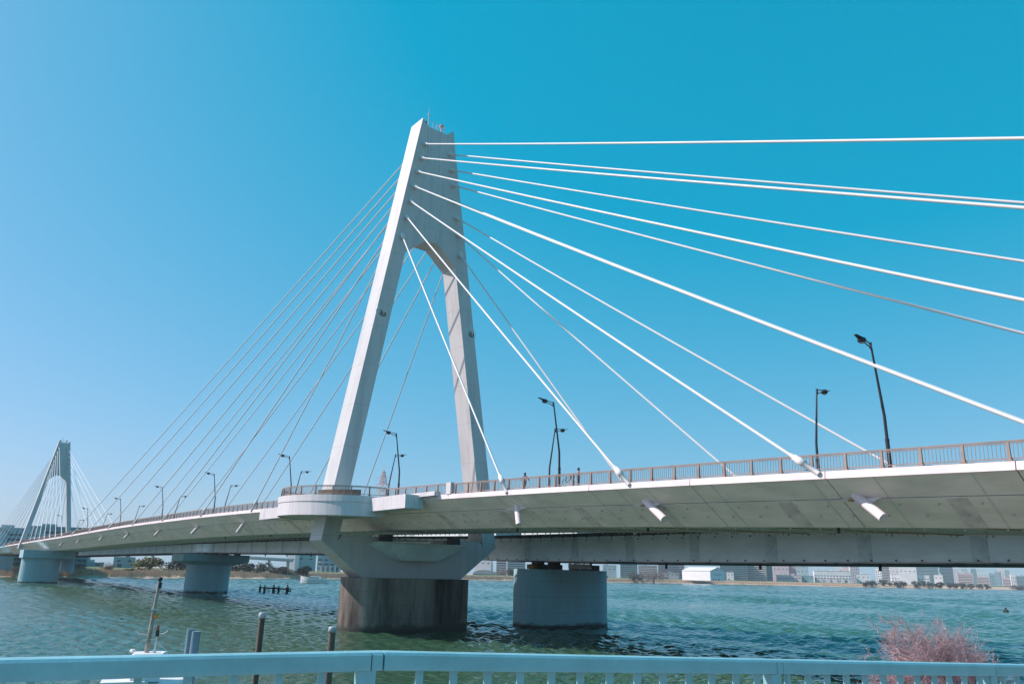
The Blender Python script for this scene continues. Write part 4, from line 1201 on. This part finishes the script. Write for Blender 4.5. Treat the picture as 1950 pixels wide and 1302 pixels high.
# ------------------------------------------------------------------ buildings beyond the far bank
BC = {'teal':(0.24,0.40,0.43),'darkteal':(0.20,0.34,0.38),'paleteal':(0.38,0.50,0.52),'white':(0.74,0.73,0.73),'pale':(0.58,0.58,0.60),'grey':(0.36,0.38,0.40),'darkgrey':(0.27,0.31,0.33),'beige':(0.60,0.52,0.46),'pink':(0.60,0.50,0.50),'rose':(0.52,0.34,0.36)}
BM = {k: mat('facade_'+k, v, 0.7, 0.08, 0.1) for k, v in BC.items()}
M['roofgrey'] = mat('flat_roof', (0.34,0.34,0.35), 0.9)
M['slab'] = mat('balcony_slab_paint', (0.66,0.64,0.63), 0.7)
M['farglass'] = mat('far_window_glass', (0.05,0.09,0.11), 0.25)
def building(kind, x, y, yaw, w, bz, h, col, label, cat):
    d_ = shore_d(x, y)
    if d_ < 130 and x < -400:
        r_ = math.hypot(x-CAM.x, y-CAM.y); f_ = (r_+130-d_)/r_
        zt_ = CAM.z+(bz+h-CAM.z)*f_
        x, y = CAM.x+(x-CAM.x)*f_, CAM.y+(y-CAM.y)*f_; w *= f_; h = zt_-bz
    g = ground_z(x, y)
    hh = bz+h-g+0.0
    T = thing('building', label, cat, (x, y, g-0.5), R(yaw), 'buildings beyond the far bank')
    h = hh+0.5
    dp = {'tower': w*0.9, 'apart': max(12, w*0.45), 'block': max(10, w*0.7), 'plant': max(16, w*0.5), 'shed': 14}[kind]
    wm = BM[col]
    q = MB(); q.box((0,dp/2,h/2),(w,dp,h)); wl_ = q.build('wall', wm, T)
    q = MB(); q.box((0,dp/2,h+0.25),(w+0.4,dp+0.4,0.5)); rf = q.build('roof', M['roofgrey'], T)
    r_ = random.Random(int(abs(x*7+y*3)))
    q = MB(); q.box((w*r_.uniform(-.25,.25),dp*0.5,h+1.4),(w*0.22,dp*0.3,2.2)); q.build('rooftop_plant', wm, rf)
    fh = 3.3
    nf = max(1, int((h-2)/fh))
    if kind in ('apart', 'tower'):
        nb = max(3, int(w/3.4))
        band = None
        for f in range(nf):
            z = 2.4+f*fh
            if kind == 'apart':
                q = MB(); q.box((0,-0.02,z+0.2),(w*0.94,0.10,1.7)); link(q.mesh('window_band', M['farglass']), 'window_band', T)
                q = MB(); q.box((0,-0.55,z-1.0),(w*0.98,1.1,1.0))
                q.build('balcony', wm if col in ('teal','darkteal','darkgrey') else M['slab'], T)
            else:
                q = MB()
                for i in range(nb):
                    q.box((-w/2+(i+0.5)*w/nb,-0.02,z),(w/nb*0.55,0.12,1.6))
                for i in range(max(2,int(dp/4))):
                    q.box((-w/2-0.02,(i+0.5)*dp/max(2,int(dp/4)),z),(0.12,1.5,1.6))
                q.build('window_row', M['farglass'], T, kind='stuff')
        q = MB()
        for i in range(nb+1): q.box((-w/2+i*w/nb,-0.6,h/2),(0.25,1.15,h))
        if kind == 'apart': q.build('party_walls', wm, T)
    elif kind == 'plant':
        for f in range(max(1, nf//2)):
            q = MB()
            n = max(4, int(w/5))
            for i in range(n): q.box((-w/2+(i+0.5)*w/n,-0.02,h*0.62-f*4.5),(w/n*0.6,0.12,1.5))
            q.build('window_row', M['farglass'], T, kind='stuff')
        q = MB()
        for i in range(5):
            a = -w*0.4+i*w*0.2
            q.tube((a,dp*0.3,h),(a,dp*0.3,h+r_.uniform(2,6)),0.6,n=8)
            q.box((a+w*0.07,-1.2,h*0.18),(w*0.09,2.4,h*r_.uniform(0.25,0.4)))
        q.tube((-w*0.45,-1.0,h*0.5),(w*0.45,-1.0,h*0.5),0.35,n=6); q.tube((-w*0.45,-1.0,h*0.35),(w*0.45,-1.0,h*0.33),0.3,n=6)
        q.build('pipework', M['palesteel'], T, kind='stuff')
        q = MB(); q.box((w*0.3,-0.03,3.5),(w*0.12,0.14,6)); q.build('doorway', M['glass'], T)
    else:
        q = MB()
        n = max(2, int(w/7))
        for i in range(n): q.box((-w/2+(i+0.5)*w/n,-0.02,h*0.72),(w/n*0.35,0.12,1.4))
        q.build('window_row', M['farglass'], T, kind='stuff')
        q = MB(); q.box((-w*0.2,-0.03,2.6),(w*0.2,0.14,4.2)); q.build('doorway', M['farglass'], T)
BLD = [
 ('block', -526.9, 54.5, 87.5, 16.0, 4, 5.5, 'teal', 'low teal factory hall behind pinkish bare shrubs, left of the teal block', 'factory'),
 ('block', -581.4, 87.7, 77.7, 15.5, 4, 10.3, 'darkteal', 'plain teal block rising behind the yellow-green tree', 'building'),
 ('block', -653.0, 257.1, 42.1, 9.2, 4, 19.2, 'white', 'narrow white building at the end of the grey elevated road', 'building'),
 ('block', -656.4, 274.5, 66.1, 20.3, 4, 20.3, 'teal', 'teal factory block next to the narrow white building', 'factory'),
 ('plant', -655.6, 300.2, 64.5, 24.0, 4, 22.7, 'teal', 'wide teal hall with a dark blue doorway behind the bridge leg', 'factory'),
 ('block', -845.7, 640.6, 43.5, 25.2, 6, 24.9, 'white', 'white factory with a dark curved roof in front, left of the grey block', 'factory'),
 ('apart', -828.8, 662.9, 52.1, 15.0, 6, 24.0, 'grey', 'grey block between two brown columns left of the round pier', 'building'),
 ('apart', -869.3, 724.5, 51.0, 28.4, 6, 24.2, 'teal', 'blue grey slab block right of the grey block, partly behind the round pier', 'apartment block'),
 ('block', -804.8, 869.3, 44.3, 22.2, 6, 19.9, 'paleteal', 'pale teal low building just right of the round pier', 'building'),
 ('apart', -816.3, 927.4, 48.9, 29.0, 6, 26.4, 'teal', 'teal office block with long window bands behind the bare tree', 'office block'),
 ('apart', -892.1, 1061.2, 41.5, 34.9, 6, 24.1, 'grey', 'grey block half hidden behind the bare tree', 'building'),
 ('apart', -811.4, 1025.1, 40.1, 36.4, 6, 32.7, 'darkgrey', 'dark grey apartment slab left of the gabled white warehouse', 'apartment block'),
 ('shed', -732.5, 934.6, 40.0, 27.5, 6, 10.3, 'grey', 'low grey shed in front of the dark apartment slab', 'shed'),
 ('apart', -806.9, 1054.8, 39.2, 10.1, 6, 31.7, 'beige', 'narrow beige apartment end wall left of the gabled warehouse', 'apartment block'),
 ('apart', -770.5, 1158.1, 39.6, 48.1, 6, 38.3, 'darkteal', 'dark teal apartment slab rising behind the warehouse', 'apartment block'),
 ('block', -670.4, 1008.4, 35.8, 11.4, 6, 13.3, 'white', 'small white box building at the right end of the warehouse', 'building'),
 ('apart', -681.4, 1098.3, 26.0, 30.6, 6, 40.0, 'beige', 'beige apartment block with white balcony bands', 'apartment block'),
 ('apart', -675.1, 1126.5, 33.2, 9.4, 6, 39.0, 'darkteal', 'slim dark teal tower beside the beige apartment block', 'tower block'),
 ('block', -756.0, 1288.5, 32.4, 29.5, 6, 33.2, 'pink', 'broad pale pink hall right of the slim dark teal tower', 'hall'),
 ('block', -743.6, 1308.1, 31.7, 14.2, 6, 29.8, 'rose', 'rose coloured hall next to the pale pink hall', 'hall'),
 ('block', -748.9, 1351.7, 31.1, 22.2, 6, 28.8, 'paleteal', 'pale teal block behind the pipe yard', 'building'),
 ('plant', -628.6, 1108.7, 32.0, 39.2, 6, 10.7, 'pink', 'low pink works full of pipes in front of the rose hall', 'factory'),
 ('block', -608.5, 1132.7, 30.8, 18.6, 6, 10.5, 'teal', 'low teal works building right of the pipe yard', 'factory'),
 ('plant', -619.0, 1230.5, 33.2, 59.9, 6, 19.9, 'white', 'long low white works with a strip of windows', 'factory'),
 ('block', -859.1, 1691.9, 28.7, 13.6, 6, 38.3, 'pale', 'pale tower far behind the long low works', 'tower block'),
 ('block', -821.5, 1655.4, 28.3, 15.3, 6, 34.2, 'pink', 'pale pink tower behind the right end of the low works', 'tower block'),
 ('tower', -782.8, 1619.4, 37.8, 19.1, 6, 42.7, 'pale', 'tall pale tower with a grey side right of the low works', 'tower block'),
 ('block', -585.4, 1271.3, 27.3, 21.6, 6, 15.7, 'white', 'low white hall in front of the tall pale tower', 'hall'),
 ('tower', -572.2, 1300.3, 12.3, 9.9, 6, 26.2, 'white', 'slim white tower with two small dark windows', 'tower block'),
 ('apart', -684.6, 1557.1, 25.9, 14.6, 6, 36.1, 'grey', 'grey block beside the slim white tower', 'building'),
 ('block', -714.5, 1653.7, 25.5, 21.4, 6, 37.1, 'pale', 'pale block behind the wide white factory', 'building'),
 ('block', -605.9, 1483.6, 24.6, 30.6, 6, 34.8, 'white', 'tall white factory tower above the wide white factory', 'factory'),
 ('plant', -561.5, 1394.0, 27.5, 61.7, 6, 17.3, 'white', 'wide white factory by the river, the widest white one', 'factory'),
 ('apart', -734.4, 1864.3, 23.5, 45.7, 6, 40.7, 'teal', 'broad teal glass block behind the wide white factory', 'office block'),
 ('block', -559.3, 1504.2, 22.9, 14.8, 6, 19.2, 'white', 'small white hall right of the wide white factory', 'hall'),
 ('apart', -717.7, 1925.7, 22.4, 28.4, 6, 45.9, 'darkteal', 'darker teal block right of the broad teal glass block', 'office block'),
 ('tower', -904.2, 2443.6, 21.9, 12.2, 6, 52.9, 'pale', 'pale slim tower right of the darker teal block', 'tower block'),
 ('tower', -883.5, 2451.8, 21.4, 16.1, 6, 51.7, 'paleteal', 'pale teal tower behind the pink apartment block', 'tower block'),
 ('apart', -627.4, 1800.3, 21.4, 28.9, 6, 26.5, 'pink', 'pink apartment block with a grid of windows', 'apartment block'),
 ('tower', -790.2, 2273.5, 32.9, 13.6, 6, 44.1, 'teal', 'teal tower right of the pink apartment block', 'tower block'),
 ('block', -807.4, 2373.8, 20.5, 22.9, 6, 41.8, 'paleteal', 'pale teal block with a white cap', 'building'),
 ('apart', -631.5, 1905.8, 20.5, 24.6, 6, 20.3, 'pink', 'low pink block with a stepped top', 'apartment block'),
 ('tower', -648.9, 2006.0, 28.0, 11.7, 6, 28.8, 'teal', 'teal tower with narrow fins near the right edge', 'tower block'),
 ('tower', -654.8, 2057.0, 11.7, 11.9, 6, 34.5, 'darkteal', 'dark teal tower near the right edge, tallest of its cluster', 'tower block'),
 ('tower', -863.7, 2672.6, 19.5, 22.2, 6, 52.0, 'pale', 'pale tower far behind the dark teal cluster', 'tower block'),
 ('tower', -815.9, 2583.4, 19.1, 12.0, 6, 47.5, 'teal', 'teal slab beside the far pale tower', 'tower block'),
 ('apart', -572.7, 1873.9, 19.2, 14.6, 6, 18.5, 'pink', 'small pink block by the bank right of the dark teal cluster', 'apartment block'),
 ('tower', -673.5, 2209.4, 28.9, 11.3, 6, 29.5, 'white', 'white stepped tower near the right edge', 'tower block'),
 ('apart', -675.4, 2261.5, 18.5, 22.9, 6, 27.7, 'teal', 'teal block at the very right edge of the skyline', 'apartment block'),
]
for b in BLD: building(*b)
building('apart', -514.0, 2.0, 68, 30, 5, 25.5, 'teal', 'teal apartment block at the far left behind the distant tower', 'apartment block')
building('apart', -520.0, -14.0, 60, 22, 5, 23.0, 'paleteal', 'pale teal apartment block at the left edge of the picture', 'apartment block')
building('apart', -537.0, 33.0, 74, 40, 5, 28.5, 'darkteal', 'dark teal apartment block seen between the legs of the distant tower', 'apartment block')
# gabled warehouse
WT = thing('warehouse', 'white gabled warehouse with a teal shaded side wall on the far bank', 'warehouse', (-677.0,984.0,5.5), R(-4), 'buildings beyond the far bank')
W_, L_, e_, r_z = 34.0, 60.0, 15.0, 20.5
q = MB(); q.loft([[(0,-W_/2,0),(0,W_/2,0),(0,W_/2,e_),(0,0,r_z),(0,-W_/2,e_)][::-1], [(-L_,-W_/2,0),(-L_,W_/2,0),(-L_,W_/2,e_),(-L_,0,r_z),(-L_,-W_/2,e_)][::-1]]); q.build('wall', BM['white'], WT)
for s in (-1, 1):
    q = MB(); q.hexa([(0.8,s*(W_/2+0.6),e_-0.1),(-L_-0.5,s*(W_/2+0.6),e_-0.1),(-L_-0.5,0,r_z+0.12),(0.8,0,r_z+0.12),(0.8,s*(W_/2+0.6),e_+0.3),(-L_-0.5,s*(W_/2+0.6),e_+0.3),(-L_-0.5,0,r_z+0.5),(0.8,0,r_z+0.5)]); q.build('roof_slope', M['slab'], WT)
q = MB(); q.box((0.05,0,9.5),(0.15,20,1.2)); q.box((0.05,-2,16.6),(0.15,5,1.4)); q.build('sign_band', M['roofgrey'], WT)
q = MB()
for y in (-10,-4,3): q.box((0.05,y,1.8),(0.15,2.2,3.0))
q.build('doorway', M['farglass'], WT)
# barrel roofed hall
q_ = thing('barrel_roof_hall', 'low dark hall with a curved roof, left of the round pier', 'hall', (-800.0,610.0,ground_z(-800,610)), R(45), 'buildings beyond the far bank')
q = MB(); sec = [(-17,0)]+[(17*math.cos(math.pi-math.pi*i/12)*1.0, 3+5.5*math.sin(math.pi*i/12)) for i in range(13)]+[(17,0)]
q.loft([[(a,0,b) for a, b in sec],[(a,14,b) for a, b in sec]]); q.build('roof', BM['darkgrey'], q_)
q = MB(); q.box((0,-0.1,1.6),(30,0.3,2.0)); q.build('window_band', M['farglass'], q_)
# elevated road
ER = thing('elevated_road', 'grey elevated road on columns sloping down behind the dark bushes', 'elevated road', (-640,215,0), R(79))
q = MB(); q.hexa([(-40,-4,17.6),(36,-4,15.2),(36,4,15.2),(-40,4,17.6),(-40,-4,19.2),(36,-4,16.8),(36,4,16.8),(-40,4,19.2)]); q.build('road_deck', BM['grey'], ER)
for s in (-4, 4):
    q = MB(); q.beam((-40,s,19.9),(36,s,17.5),0.3,1.3); q.build('parapet', BM['pale'], ER)
for x in (-30,-8,14,32):
    q = MB(); q.box((x,0,8.2),(2.0,4.5,16.0)); q.build('column', BM['grey'], ER)
# lattice transmission tower
TT = thing('transmission_tower', 'red and white lattice transmission tower far behind the bridge railing', 'transmission tower', (-686.0,374.2,5.0), R(20))
def lattice(z0, z1, w0, w1, n, mt, nm):
    q = MB()
    for i in range(n):
        a, b = lerp(z0,z1,i/n), lerp(z0,z1,(i+1)/n); wa, wb = lerp(w0,w1,i/n)/2, lerp(w0,w1,(i+1)/n)/2
        C4 = [(-1,-1),(1,-1),(1,1),(-1,1)]
        for j in range(4):
            c, d = C4[j], C4[(j+1)%4]
            q.tube((c[0]*wa,c[1]*wa,a),(c[0]*wb,c[1]*wb,b),0.34,n=4); q.tube((c[0]*wa,c[1]*wa,a),(d[0]*wb,d[1]*wb,b),0.2,n=3); q.tube((d[0]*wa,d[1]*wa,a),(c[0]*wb,c[1]*wb,b),0.2,n=3); q.tube((c[0]*wb,c[1]*wb,b),(d[0]*wb,d[1]*wb,b),0.2,n=3)
    q.build(nm, mt, TT)
lattice(0,35,26,19,3,M['red'],'lattice_section'); lattice(35,60,19,14,3,M['palesteel'],'lattice_section'); lattice(60,82,14,10,3,M['red'],'lattice_section'); lattice(82,100,10,6.5,3,M['palesteel'],'lattice_section'); lattice(100,116,6.5,1.6,4,M['red'],'lattice_section')
for z in (92,100,108):
    q = MB()
    for s in (-1,1):
        q.tube((0,0,z+2.2),(s*12 if z == 100 else s*10,0,z+0.4),0.32,n=4); q.tube((0,0,z),(s*12 if z == 100 else s*10,0,z+0.4),0.2,n=4)
        q.tube((s*10,0,z+0.4),(s*10.6,0,z-1.6),0.14,n=4)
    q.build('cross_arm', M['red'], TT)
q = MB(); q.tube((0,0,116),(0,0,125),0.2,0.06,n=5); q.build('lightning_rod', M['palesteel'], TT)

# ------------------------------------------------------------------ air
if HAZE > 0:
    hm = bpy.data.materials.new('haze_air'); hm.use_nodes = True
    n, l = hm.node_tree.nodes, hm.node_tree.links
    n.clear(); o_ = n.new('ShaderNodeOutputMaterial'); pv = n.new('ShaderNodeVolumePrincipled')
    pv.inputs['Color'].default_value = (0.80,0.90,1.0,1); pv.inputs['Density'].default_value = HAZE
    l.new(pv.outputs[0], o_.inputs['Volume'])
    m = MB(); m.box((0,0,65.5),(19000,19000,139)); hb = m.build('haze', hm, kind='stuff')
